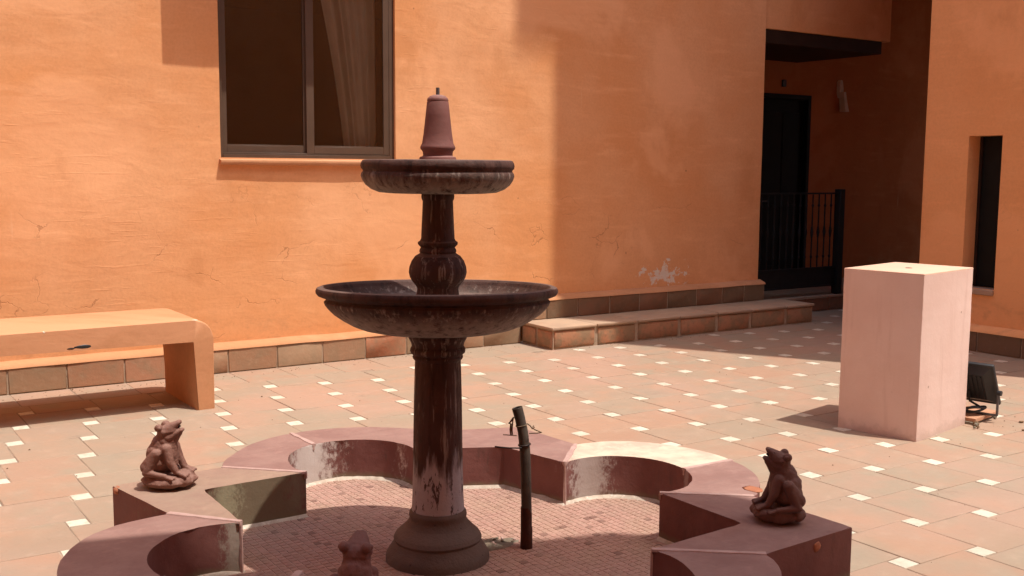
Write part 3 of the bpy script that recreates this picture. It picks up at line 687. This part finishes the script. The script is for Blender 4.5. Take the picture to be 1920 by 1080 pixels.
# ------------------------------------------------------------------ fountain
fo = thing('fountain', 'two tier dark red fountain standing in a star shaped basin', 'fountain', loc=(-.73, -3.8, 0))
AX = (-.73, -3.80); MP = .002213
def zz(y): return 2.0+(147.4-y)*(2.0/899.8) + 1.23e-7*(y-147.4)*(1047-y)
def P(lst): return [(w_*MP, zz(y)) for w_, y in lst]
foot = [(95, 1049), (99, 1045), (98, 1034), (93, 1026), (85, 1014), (82, 1009), (84, 1004), (80, 997), (72, 990), (62, 981), (55, 972), (54, 966), (55, 962), (54, 957), (50.5, 953)]
child(lathe('column_foot', [(0.0005, zz(1047))]+P(foot)+[(.02, zz(953))], 'foot', fo, AX, 80, .012))
shaft = [(50, 952.5), (48.5, 930), (47.2, 880), (46, 800), (45, 750), (43.5, 690), (43, 675), (46.5, 671), (47.5, 668), (46, 664), (51, 660), (52, 656), (51, 652), (48.5, 648), (50, 641), (54, 634), (55.5, 630), (55, 626.5)]
child(lathe('column', [(.02, zz(952.5))]+P(shaft)+[(.02, zz(626.5))], 'col', fo, AX, 72, .01))
lb = [(40, 626), (112, 625), (140, 619), (158, 612), (176, 602), (192, 591), (203, 580), (208, 573), (209.5, 568), (205, 563.5), (206, 560.5), (214, 558.5), (220, 556), (223.3, 551.5), (223.5, 547), (221, 542.5), (216, 540.5), (210, 541), (206, 545), (203, 551), (190, 566), (165, 578), (120, 585), (50, 586)]
child(lathe('lower_bowl', [(.02, zz(626))]+P(lb)+[(.02, zz(586))], 'bowl', fo, AX, 96, .008))
for v in fo.children[-1].data.vertices: v.co.z += .009+.042*((v.co.x-AX[0])*-.499+(v.co.y-AX[1])*-.867)
us = [(40, 587), (41, 560), (39, 548), (38, 540), (41, 534), (47, 527), (51.5, 519), (53.5, 510), (52.5, 500), (48.5, 489), (42, 480), (35, 475.5), (33, 474), (34.5, 471), (33.5, 467), (31.5, 463.5), (34, 461), (37, 457.5), (37, 454), (33, 451), (31, 447), (30, 425), (28.4, 390), (28, 377), (30, 373), (30.5, 368), (30, 363.2)]
child(lathe('upper_shaft', [(.02, zz(587))]+P(us)+[(.02, zz(363.2))], 'shaft2', fo, AX, 64, .01))
ub = [(30, 363), (92, 362), (108, 360.5), (122, 355), (132, 347), (138, 338), (140.5, 330), (139.5, 325), (136.5, 321.5), (137, 319), (140, 316), (141, 311), (140, 306), (137.5, 301.5), (134, 300), (130, 302), (126, 308), (110, 316), (60, 320)]
child(lathe('upper_bowl', [(.02, zz(363))]+P(ub)+[(.02, zz(320))], 'bowl_top', fo, AX, 96, .008))
fin = [(33, 319), (34, 297), (32.5, 294.5), (28, 293), (27, 291.5), (27.5, 286), (28.5, 283), (31.5, 280), (32.3, 277), (31.5, 274), (28.8, 269), (26, 250), (22.5, 218), (19.8, 192), (19.0, 190.5), (19.6, 188), (18.5, 184.5), (14, 180), (7, 178)]
child(lathe('finial', [(.02, zz(319))]+P(fin)+[(.002, zz(177.6))], 'finial', fo, AX, 56, .008))
child(lathe('nozzle', [(.004, zz(178.3)), (.0078, zz(178)), (.0075, zz(164.3)), (.0052, zz(164.2)), (.005, zz(170))], 'grey_metal', fo, AX, 16))
child(box('limescale_blob', (AX[0]-.015, AX[1]-.19, .085), (AX[0]+.02, AX[1]-.165, .11), 'lamp_white', fo, .008, 2)) if False else None

# basin rim: four blocks and four lobes (five pieces), measured corner by corner
H = .22
A1, A0, A2 = (-1.485, -3.525), (-1.477, -3.016), (-.985, -3.005)
B1, B0, B2 = (-.352, -2.908), (.055, -3.115), (.145, -3.518)
C1, C0, C2 = (.205, -4.141), (.214, -4.634), (-.298, -4.662)
D1, D0, D2 = (-1.497, -4.157), (-1.48, -4.66), (-.97, -4.68)
AO = [(-1.70, -3.262), (-1.797, -2.745), (-1.285, -2.712)]
BO = [(-.085, -2.63), (.36, -2.80), (.40, -3.268)]
CO = [(.522, -4.40), (.551, -4.905), (.03, -4.93)]
DO = [(-1.25, -4.95), (-1.79, -4.95), (-1.76, -4.42)]
def worn(poly):
    out = []; n = len(poly)
    for i in range(n):
        a, b = Vector(poly[i]), Vector(poly[(i+1) % n]); L = (b-a).length; k = max(1, int(L/.045)); nn = Vector((b.y-a.y, a.x-b.x)).normalized()
        for j in range(k):
            p = a+(b-a)*j/k
            if j:
                q = Vector((p.x*9, p.y*9, 1)); d = .0022*mnoise.noise(q)+.0016*mnoise.noise(q*3.1)-(.006 if random.random() < .05 else 0); p = p+nn*d
            out.append((p.x, p.y))
    return out
def rim_block(i1, i0, i2, out, m): return child(prism('rim_block', [i1, i0, i2, *reversed(out)][::1], -.002, H, m, fo, .006))
child(prism('rim_block', worn([A0, A2, AO[2], AO[1], AO[0], A1]), -.002, H, 'rim_grey', fo, .006))
child(prism('rim_block', worn([B0, B2, BO[2], BO[1], BO[0], B1]), -.002, H, 'rim', fo, .006))
child(prism('rim_block', worn([C0, C2, CO[2], CO[1], CO[0], C1]), -.002, H, 'rim', fo, .006))
child(prism('rim_block', worn([D0, D1, DO[2], DO[1], DO[0], D2]), -.002, H, 'rim', fo, .006))
def arcp(c, p, q, r0, n, ccw):
    """points from p to q swinging round c, radius eased from the ends to r0"""
    a = math.atan2(p[1]-c[1], p[0]-c[0]); b = math.atan2(q[1]-c[1], q[0]-c[0])
    if ccw:
        while b < a: b += 2*PI
    else:
        while b > a: b -= 2*PI
    rp, rq = math.hypot(p[0]-c[0], p[1]-c[1]), math.hypot(q[0]-c[0], q[1]-c[1]); out = []
    for k in range(n+1):
        t = k/n; th = a+(b-a)*t; e = min(1, min(t, 1-t)*5); e = e*e*(3-2*e)
        r = (rp*(1-t)+rq*t)*(1-e)+r0*e; out.append((c[0]+r*math.cos(th), c[1]+r*math.sin(th)))
    return out
def lobe(c, p_in, q_in, p_out, q_out, rin, rout, mats, splits, n=30):
    a = arcp(c, p_in, q_in, rin, n, False); b = arcp(c, p_out, q_out, rout, n, False)
    for L_ in (a, b):
        for i_ in range(1, n):
            q = Vector((L_[i_][0]*14, L_[i_][1]*14, 3)); e = 1+.006*mnoise.noise(q)+(.012 if random.random() < .04 else 0); L_[i_] = (c[0]+(L_[i_][0]-c[0])*e, c[1]+(L_[i_][1]-c[1])*e)
    cuts = [0]+splits+[n]; outp = []
    for k, (s, e) in enumerate(zip(cuts, cuts[1:])):
        aa, bb2 = a[s:e+1], b[s:e+1]
        child(prism('rim_lobe', list(reversed(aa+list(reversed(bb2)))), -.002, H-.0015*(k % 2), mats[k], fo, .006))
        if k: outp.append((a[s], b[s]))
    return outp
jn = []
jn += lobe((-.665, -2.86), A2, B1, AO[2], BO[0], .325, .60, ['rim', 'rim'], [14])
jn += lobe((.235, -3.83), B2, C1, BO[2], CO[0], .335, .64, ['rim_cream', 'rim'], [18])
lobe((-.63, -4.78), C2, D2, CO[2], DO[0], .33, .62, ['rim'], [])
jn += lobe((-1.57, -3.84), D1, A1, DO[2], AO[0], .36, .66, ['rim', 'rim'], [12])
jn += [(A2, AO[2]), (A1, AO[0]), (B1, BO[0]), (B2, BO[2]), (C1, CO[0]), (C2, CO[2]), (D1, DO[2]), (D2, DO[0])]
for (p, q) in jn:                                     # mortar joints, a raised strip over the top and down the inner face
    p, q = Vector((*p, 0)), Vector((*q, 0)); d = (q-p).normalized(); s = Vector((-d.y, d.x, 0))*.0145
    vs, fs = [], []; n = 10
    low = (0., .07, .14, .2) if (p.xy-Vector(A1)).length < .01 or (p.xy-Vector(C2)).length < .01 or (p.xy-Vector(B2)).length < .01 else (.19, .20, .205, .21)
    prof = [p-d*.004+Vector((0, 0, z)) for z in low]+[p+(q-p)*k/n+Vector((0, 0, H+.004)) for k in range(n+1)]
    for k, v in enumerate(prof):
        wv = (1 if k > 3 else .45)*(1+.6*mnoise.noise(v*14)); nrm = Vector((0, 0, -.006)) if k > 3 else d*.006
        vs += [v-s*wv+nrm*1.6, v-s*wv*.8, v+s*wv*.8, v+s*wv+nrm*1.6]
    for k in range(len(prof)-1):
        for i in range(3): fs.append((k*4+i, k*4+i+1, k*4+5+i, k*4+4+i))
    child(link('rim_joint', mesh('rim_joint', vs, fs, True, 60), 'joint', fo))
blob('rim_chip', (AO[1][0]+.012, AO[1][1]-.03, .205), .018, .03, .018, 'chip', fo, 4)
blob('rim_chip', (.600, -4.325, .2193), .038, .05, .0022, 'chip', fo, 6); blob('rim_chip', (.33, -4.915, .185), .02, .006, .022, 'chip', fo, 8)

# basin floor and its mosaic
ring = []
for c, p, q, r in (((-.665, -2.86), A2, B1, .325), ((.235, -3.83), B2, C1, .335), ((-.63, -4.78), C2, D2, .33), ((-1.57, -3.84), D1, A1, .36)):
    ring += arcp(c, p, q, r, 20, False)
    ring += [{A2: B0, B2: C0, C2: D0, D1: A0}[p]]
def inside(x, y):
    ok = False; n = len(ring)
    for i in range(n):
        (x1, y1), (x2, y2) = ring[i], ring[(i+1) % n]
        if (y1 > y) != (y2 > y) and x < (x2-x1)*(y-y1)/(y2-y1)+x1: ok = not ok
    return ok
ext = [(FC.x+(x-FC.x)*1.05, FC.y+(y-FC.y)*1.05) for x, y in ring]
child(prism('basin_floor', list(reversed(ext)), -.008, .0062, 'mosaic_grout', fo))
def mos(x, y, s=.0153, z=.0085):
    j = lambda: random.uniform(-.0012, .0012); c = [(x-s+j(), y-s+j()), (x+s+j(), y-s+j()), (x+s+j(), y+s+j()), (x-s+j(), y+s+j())]; h = [z+random.uniform(-.0009, .0009) for _ in range(4)]
    return [(a, b, .003) for a, b in c]+[(x+(a-x)*.93, y+(b-y)*.93, h[k]) for k, (a, b) in enumerate(c)], [(0, 1, 5, 4), (1, 2, 6, 5), (2, 3, 7, 6), (3, 0, 4, 7), (4, 5, 6, 7)]
mv = [mesh('mosaic_tile', *mos(0, 0)) for _ in range(10)]
for me in mv: me.materials.append(M['mosaic'])
cells = []
PT = .0335
for i in range(-2, 90):
    for j in range(-2, 90):
        x, y = -2.1+i*PT+.004*math.sin(j*.13), -5.35+j*PT+.005*math.sin(i*.09)
        if inside(x, y) and math.hypot(x-AX[0], y-AX[1]) > .20:
            hole = ((x+.46)/.115)**2+((y+3.80)/.055)**2
            if hole > 1: cells.append((x, y))
def mosvis(c):
    p = to_px((c[0], c[1], 0))
    if p is None or not (0 < p[0] < 1920 and 0 < p[1] < 1085): return 1e9
    if 1080-(p[1]) < 0: return 1e8
    return p[2]
cells.sort(key=mosvis); fv, ff = [], []
for k, (x, y) in enumerate(cells):
    if k < 300:
        o = link('mosaic_tile', random.choice(mv), None, fo); o.matrix_parent_inverse = Matrix.Translation(-Vector(fo.location)); o.location = (x, y, 0)
    else:
        v, f = mos(x, y); n = len(fv); fv += v; ff += [tuple(a+n for a in t) for t in f]
o = child(link('mosaic_field', mesh('mosaic_field', fv, ff), 'mosaic_field', fo)); o['kind'] = 'stuff'
# mortar fillet along the foot of the inner wall
n = len(ring); vs, fs = [], []
cen = Vector((FC.x, FC.y))
for i, (x, y) in enumerate(ring):
    a, b = Vector(ring[i-1]), Vector(ring[(i+1) % n]); t = (b-a).normalized(); nn = Vector((t.y, -t.x))
    if not inside(x+nn.x*.01, y+nn.y*.01): nn = -nn
    wd = .016+.008*mnoise.noise(Vector((x*6, y*6, 0)))
    vs += [(x-nn.x*.004, y-nn.y*.004, .024), (x+nn.x*wd, y+nn.y*wd, .0085), (x+nn.x*(wd+.006), y+nn.y*(wd+.006), .002)]
for i in range(n):
    k = (i+1) % n
    for q in range(2): fs.append((i*3+q, i*3+q+1, k*3+q+1, k*3+q))
child(link('mortar_fillet', mesh('mortar_fillet', vs, fs, True), 'fillet', fo))
# broken cement patch between column and pipe
vs, fs = [], []; n, mr_ = 28, 7
for i in range(mr_+1):
    for k in range(n):
        a = 2*PI*k/n; r = i/mr_*(1+.18*mnoise.noise(Vector((math.cos(a)*2, math.sin(a)*2, 3)))); x, y = -.46+.135*r*math.cos(a), -3.80+.068*r*math.sin(a)
        vs.append((x, y, .011+.008*mnoise.noise(Vector((x*40, y*40, 1)))+.004*mnoise.noise(Vector((x*110, y*110, 1)))-(.004 if i == mr_ else 0)))
for i in range(mr_):
    for k in range(n): fs.append((i*n+k, i*n+(k+1) % n, (i+1)*n+(k+1) % n, (i+1)*n+k))
child(link('cement_patch', mesh('cement_patch', vs, fs, True), 'cement', fo))
for k in range(12):
    a, r = random.random()*6.28, random.random()**.5
    blob('rubble', (-.46+.12*r*math.cos(a), -3.80+.055*r*math.sin(a), .014), random.uniform(.005, .013), random.uniform(.005, .011), random.uniform(.004, .009), random.choice(('cement', 'joint', 'cement')), fo, k, 1)

# ------------------------------------------------------------------ water pipe standing in the basin
pp = thing('water_pipe', 'dark bent hose pipe standing upright in the basin with wire ties', 'pipe', loc=(-.352, -3.905, 0))
pts = [(-.352, -3.911, .15), (-.354, -3.909, .25), (-.356, -3.907, .35), (-.360, -3.905, .44), (-.368, -3.90, .52), (-.379, -3.893, .58), (-.389, -3.886, .625)]
child(tube('hose', pts, [.0225, .0225, .0228, .023, .0222, .0225, .0232], 'pipe', pp, 20, False))
child(tube('bore', [*pts[2:5], pts[5], pts[6]], [.0185, .0187, .0185, .0188, .0192], 'black_tie', pp, 20, False))  # inner wall coloured black for the dark inside the open hose
child(tube('socket', [(-.352, -3.911, .0), (-.352, -3.911, .06), (-.352, -3.911, .1), (-.353, -3.91, .102), (-.353, -3.91, .15), (-.354, -3.909, .19)], [.0265, .026, .0255, .0245, .0245, .0235], 'rust', pp, 16))
def loop_at(c, ax, r): 
    ax = ax.normalized(); a = ax.cross(Vector((0, 1, .2))).normalized(); b = ax.cross(a); return [c+(a*math.cos(2*PI*k/20)+b*math.sin(2*PI*k/20))*r for k in range(20)]
child(tube('hose_lip', loop_at(Vector(pts[-1]), Vector(pts[-1])-Vector(pts[-2]), .0212), .0024, 'pipe', pp, 6, closed=True))
child(tube('cable_tie', loop_at(Vector((-.3625, -3.904, .465)), Vector((.1, -.06, -1)), .0245), .0042, 'black_tie', pp, 8, closed=True))
child(tube('cable_tie', [(-.3869, -3.9187, .4567), (-.4304, -3.8895, .4564), (-.4705, -3.8384, .4564)], .0036, 'black_tie', pp, 6))
child(tube('wire', loop_at(Vector((-.3735, -3.896, .55)), Vector((.15, -.1, -1)), .0236), .0022, 'wire', pp, 6, closed=True))
child(tube('wire', [(-.4392, -3.8525, .5078), (-.4127, -3.8706, .5058), (-.401, -3.9023, .5087)], .0024, 'wire', pp, 6))
child(tube('wire', [(-.4081, -3.8873, .5855), (-.4095, -3.8651, .5626), (-.4155, -3.8617, .558), (-.4081, -3.8673, .5535), (-.4114, -3.8684, .5285), (-.4108, -3.8719, .5058)], .0042, 'wire', pp, 6))
child(tube('wire', [(-.3994, -3.8704, .5741), (-.4026, -3.8713, .5513), (-.4057, -3.8722, .5286), (-.405, -3.8755, .5081)], .003, 'wire', pp, 6))
child(tube('wire', [(-.351, -3.9052, .5563), (-.3401, -3.9137, .5473), (-.3332, -3.9201, .5338), (-.3253, -3.9246, .5406), (-.3268, -3.9227, .5474), (-.3349, -3.9184, .5383), (-.3221, -3.9282, .5293), (-.2999, -3.9446, .5181), (-.3152, -3.9346, .5157), (-.3457, -3.9144, .5143)], .003, 'wire', pp, 6))

# ------------------------------------------------------------------ frogs
_b = bmesh.new(); bmesh.ops.create_icosphere(_b, subdivisions=2, radius=1); _b.verts.ensure_lookup_table()
frog_ico = ([v.co.copy() for v in _b.verts], [tuple(v.index for v in f.verts) for f in _b.faces]); _b.free()
def frog(name, label, loc, yaw, m, sc=1., head_turn=0., gape=1., base_r=(.105, .082), wide=1.06):
    root = thing(name, label, 'frog statue', 'terracotta frogs sitting on the basin rim', loc)
    parts = []
    def cap(p, q, r0, r1, n=9):
        for k in range(n+1):
            t = k/n; parts.append((Vector(p).lerp(Vector(q), t), (r0+(r1-r0)*t,)*3))
    def ell(c, r, pitch=0.): parts.append((Vector(c), r, pitch))
    # lumpy rock it sits on
    ell((0, 0, .036), (base_r[0]*.96, base_r[1], .036)); ell((.052, .02, .046), (.046, .05, .028)); ell((-.035, -.02, .044), (.062, .058, .030)); ell((.066, -.032, .038), (.036, .036, .030)); ell((-.066, .024, .040), (.036, .044, .032)); ell((.0, .05, .04), (.05, .034, .034)); ell((.0, -.052, .04), (.05, .034, .034))
    # torso: one long slope from the nape to the rump, chest upright
    ell((-.034, 0, .118), (.060, .066, .052)); ell((-.032, 0, .152), (.056, .062, .062), -.18); ell((-.022, 0, .188), (.046, .050, .058), -.25); ell((-.010, 0, .216), (.040, .045, .045), -.3)
    cap((.004, 0, .110), (.006, 0, .225), .034, .031); ell((.008, 0, .150), (.030, .046, .05))
    # head: broad skull, snout lifted, jaw dropped open
    ell((-.006, 0, .250), (.038, .044, .034), -.45); ell((.010, 0, .262), (.038, .040, .026), -.6)
    for yy, e in ((.018, .008), (0, 0), (-.018, -.008)): cap((.004, yy, .266), (.044, e, .297), .024, .0105)
    for yy, e in ((.020, .008), (0, 0), (-.020, -.008)): cap((.006, yy, .232), (.055, e, .268-.006*gape), .021, .0095)
    cap((.010, 0, .215), (.045, 0, .250), .030, .014)
    for s in (-1, 1):
        ell((-.022, s*.034, .276), (.0185, .016, .0185)); cap((-.004, s*.036, .258), (.026, s*.026, .262), .012, .008, 5)
    # front legs braced close to the chest
    for s in (-1, 1):
        cap((.006, s*.040, .185), (.022, s*.046, .130), .0225, .0185); cap((.022, s*.046, .130), (.046, s*.042, .082), .0180, .0145)
        for dy in (-.016, 0, .016): cap((.050, s*.044, .080), (.086, s*.038+dy, .066), .0100, .0075, 5)
    # hind legs: thigh to a high knee, shank folded back, long foot forward
    for s in (-1, 1):
        cap((-.062, s*.052, .105), (-.026, s*.062, .168), .032, .0215); cap((-.030, s*.066, .166), (-.060, s*.076, .088), .0170, .0145)
        cap((-.062, s*.074, .082), (.012, s*.076, .070), .0165, .0120)
        for dy in (-.016, 0, .014): cap((.010, s*.076, .068), (.046, s*.070+dy, .060), .0088, .0066, 5)
    bm = bmesh.new()
    tv, tf = frog_ico
    av, af = [], []
    for p_ in parts:
        mt = Matrix.Translation(p_[0])
        if len(p_) > 2: mt = mt @ Matrix.Rotation(p_[2], 4, 'Y')
        mt = mt @ Matrix.Diagonal((*p_[1], 1)); n = len(av)
        av += [mt @ v for v in tv]; af += [tuple(a+n for a in f) for f in tf]
    bm.free(); o = D.objects.new('frog_raw', mesh('frog_raw', av, af)); COL.objects.link(o)
    md = o.modifiers.new('r', 'REMESH'); md.mode = 'VOXEL'; md.voxel_size = .003; md.use_smooth_shade = True
    ms = o.modifiers.new('s', 'SMOOTH'); ms.iterations = 3; ms.factor = .5
    dg = bpy.context.evaluated_depsgraph_get(); dg.update()
    m2 = D.meshes.new_from_object(o.evaluated_get(dg)); D.objects.remove(o); m2.name = 'frog'
    nrm_ = [v.normal.copy() for v in m2.vertices]; cos = [v.co.copy() for v in m2.vertices]
    out = []
    for c, nv in zip(cos, nrm_):
        q = c*26; c = c+nv*(.0013*mnoise.noise(q)+.0011*mnoise.noise(q*2.4))
        if c.z < .07: c = c+nv*(.005*mnoise.noise(c*38)*min(1, (.07-c.z)*30))
        out += [c.x, c.y, max(c.z, 0)]
    m2.vertices.foreach_set('co', out); m2.update()
    m2.polygons.foreach_set('use_smooth', [True]*len(m2.polygons)); m2.materials.clear(); m2.materials.append(M[m])
    link('body', m2, None, root)
    for s in (-1, 1):
        bm = bmesh.new(); bmesh.ops.create_icosphere(bm, subdivisions=2, radius=.0105, matrix=Matrix.Translation((-.018, s*.0425, .277)))
        link('eye', bm_mesh('eye', bm, True), m, root)
    tube('jet_pipe', [(.020, 0, .256), (.050, 0, .2815)], .0048, 'black_tie', root, 8)
    root.rotation_euler.z = yaw; root.scale = (sc*wide, sc*wide, sc)
    return root
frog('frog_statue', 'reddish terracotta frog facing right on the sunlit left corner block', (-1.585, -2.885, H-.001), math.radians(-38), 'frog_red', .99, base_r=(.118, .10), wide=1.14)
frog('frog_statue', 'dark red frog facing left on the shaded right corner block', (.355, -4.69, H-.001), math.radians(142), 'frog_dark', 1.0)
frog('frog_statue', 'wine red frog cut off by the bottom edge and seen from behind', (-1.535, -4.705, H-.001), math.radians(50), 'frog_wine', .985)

# ------------------------------------------------------------------ pedestal
pd = thing('pedestal', 'pale pink square masonry pedestal standing on the tiles at right', 'pedestal', loc=(3.0, -3.34, 0))
def quadprism(name, pts, z0, z1, m, parent, bev): return child(prism(name, pts, z0, z1, m, parent, bev, 2))
PQ = [(2.712, -3.665), (3.395, -3.545), (3.30, -3.02), (2.618, -3.145)]
bm = bmesh.new(); a = [bm.verts.new((x, y, -.003)) for x, y in PQ]; b = [bm.verts.new((x, y, 1.022)) for x, y in PQ]
for i in range(4): bm.faces.new((a[i], a[(i+1) % 4], b[(i+1) % 4], b[i]))
bm.faces.new(list(reversed(a))); bm.faces.new(b)
ve = [e for e in bm.edges if abs(e.verts[0].co.z-e.verts[1].co.z) > .5]
bmesh.ops.bevel(bm, geom=ve, offset=.007, segments=2, affect='EDGES', profile=.5)
ve = [e for e in bm.edges if abs(e.verts[0].co.z-e.verts[1].co.z) > .5]; bmesh.ops.subdivide_edges(bm, edges=ve, cuts=40, use_grid_fill=True)
for v in bm.verts:
    q = v.co*7; v.co.x += .0016*mnoise.noise(q)+.0012*mnoise.noise(q*4); v.co.y += .0016*mnoise.noise(q+Vector((9, 2, 1)))+.0012*mnoise.noise(q*4+Vector((3, 3, 3)))
child(link('shaft', bm_mesh('shaft', bm, True, 40), 'pink_paint', pd))
pc = Vector((sum(x for x, y in PQ)/4, sum(y for x, y in PQ)/4))
child(prism('top_slab', [(x+(x-pc.x)*-.004, y+(y-pc.y)*-.004) for x, y in PQ], 1.0225, 1.031, 'pink_top', pd, .005))
child(lathe('top_hole', [(.012, 1.0312), (.022, 1.0326), (.022, 1.0318), (.001, 1.0314)], 'black_tie', pd, (2.98, -3.36), 16))  # raised black disc paints the dark of a hole
for k, (t, z) in enumerate(((.3, .78), (.62, .30), (.9, .62))):
    pass

# ------------------------------------------------------------------ floodlight on its slab
sb = thing('terracotta_slab', 'small broken terracotta slab bedded in mortar beside the pink pedestal', 'slab', loc=(3.6, -3.5, 0))
ca, sa = math.cos(math.radians(11)), math.sin(math.radians(11))
def rotp(u, v): return (3.42+u*ca-v*sa, -3.56+u*sa+v*ca)
child(prism('mortar_bed', [rotp(-.02, -.035), rotp(.33, -.03), rotp(.34, .30), rotp(-.01, .30)], -.002, .018, 'cement', sb, .004))
child(prism('slab', [rotp(-.005, -.04), rotp(.345, -.045), rotp(.355, .30), rotp(.0, .305)], .0182, .042, 'terracotta', sb, .004))
for k, (u, v) in enumerate(((-.02, -.05), (-.045, -.06), (-.01, -.045), (.27, -.06), (-.09, -.09), (-.12, -.08))):
    x, y = rotp(u, v); blob('mortar_crumb', (x, y, .012), .022/(1+k*.25), .018/(1+k*.25), .018/(1+k*.3), 'cement' if k % 2 else 'leaf', sb, k+3, 2, .6)
for k, (x, y, lb_) in enumerate(((3.75, -3.72, 'dry brown leaf scrap on the tiles right of the terracotta slab'), (3.55, -3.86, 'tiny dry leaf on the tiles in front of the terracotta slab'))):
    tag(blob('dry_leaf', (x, y, .006), .02, .012, .006, 'leaf', None, k+20, 2, .6), lb_, 'leaf')
fl = thing('floodlight', 'black square floodlight tilted on a bracket behind the pink pedestal', 'floodlight', loc=(3.58, -3.48, .042))
nrm = Vector((.86, .16, .48)).normalized(); hor = Vector((-.18, .98, 0)); hor = (hor-nrm*hor.dot(nrm)).normalized(); upv = nrm.cross(hor); upv = upv if upv.z > 0 else -upv
FCn = Vector((3.555, -3.47, .255))
fm = Matrix(((hor.x, upv.x, nrm.x, FCn.x), (hor.y, upv.y, nrm.y, FCn.y), (hor.z, upv.z, nrm.z, FCn.z), (0, 0, 0, 1)))
child(box('housing', (-.17, -.16, -.012), (.17, .16, .014), 'black_plastic', fl, .006, 2, fm))
child(box('front_glass', (-.15, -.14, .0145), (.15, .14, .018), 'glass', fl, 0, 1, fm))
bm = bmesh.new(); q0 = [fm @ Vector(p) for p in ((-.15, -.14, -.0125), (.15, -.14, -.0125), (.15, .14, -.0125), (-.15, .14, -.0125))]; q1 = [fm @ Vector(p) for p in ((-.11, -.1, -.05), (.11, -.1, -.05), (.11, .1, -.05), (-.11, .1, -.05))]
a = [bm.verts.new(p) for p in q0]; b = [bm.verts.new(p) for p in q1]
for i in range(4): bm.faces.new((a[i], a[(i+1) % 4], b[(i+1) % 4], b[i]))
bm.faces.new(a); bm.faces.new(b); child(link('heat_sink', bm_mesh('heat_sink', bm), 'black_plastic', fl))
for k in range(7): child(box('fin', (-.096+k*.03, -.09, -.058), (-.090+k*.03, .09, -.0503), 'black_plastic', fl, 0, 1, fm))
def wpt(*p): return fm @ Vector(p)
for s in (-1, 1):
    e0 = wpt(s*.176, -.05, -.02); child(tube('bracket_arm', [e0, e0+Vector((0, 0, -.06)), Vector((e0.x, e0.y, .05))], .0085, 'grey_metal', fl, 8))
    child(tube('knob', [wpt(s*.172, -.05, -.02), wpt(s*.198, -.05, -.02)], .017, 'black_plastic', fl, 12))
e1, e2 = wpt(-.176, -.05, -.02), wpt(.176, -.05, -.02)
child(tube('bracket_base', [(e1.x, e1.y, .0505), (e2.x, e2.y, .0505)], .008, 'grey_metal', fl, 8))
loop = []
for k in range(46):
    a = k/45*4*PI; loop.append((3.545+.075*math.cos(a)+.01*math.sin(a*.5), -3.515+.055*math.sin(a), .066+.03*(k/45)+.012*math.sin(a*1.3+1)))
child(tube('cable', [wpt(0, -.03, -.06), wpt(0, -.11, -.07)]+loop, .008, 'black_plastic', fl, 8))

# ------------------------------------------------------------------ grit and crumbs on the paving
gv, gf = [], []
for k in range(420):
    m_ = random.random()
    if m_ < .35: x, y, z = random.uniform(-2.2, 2.7), random.uniform(.45, .69), 0
    elif m_ < .5: x, y, z = random.uniform(2.9, 6.2), random.uniform(.08, .2), 0
    elif m_ < .62: x, y, z = random.gauss(3.55, .22), random.gauss(-3.72, .12), 0
    else: x, y, z = random.uniform(-3, 5.8), random.uniform(-5, .2), 0
    if math.hypot(x-FC.x, y-FC.y) < 1.8: continue
    if 2.55 < x < 3.45 and -3.7 < y < -2.95: continue
    r = random.uniform(.002, .0065)*(1.5 if random.random() < .06 else 1); n = len(gv); a = random.random()*6.28
    for dx, dy, dz in ((1, 0, 0), (-.3, .9, 0), (-.9, -.2, 0), (0, -.8, 0), (.1, .1, .8)):
        gv.append((x+r*(dx*math.cos(a)-dy*math.sin(a))*random.uniform(.7, 1.2), y+r*(dx*math.sin(a)+dy*math.cos(a))*random.uniform(.7, 1.2), z+.001+dz*r))
    gf += [(n, n+1, n+4), (n+1, n+2, n+4), (n+2, n+3, n+4), (n+3, n, n+4)]
tag(link('grit', mesh('grit', gv, gf), 'leaf'), 'small brown grit and crumbs scattered over the paving', 'grit', None, 'stuff')
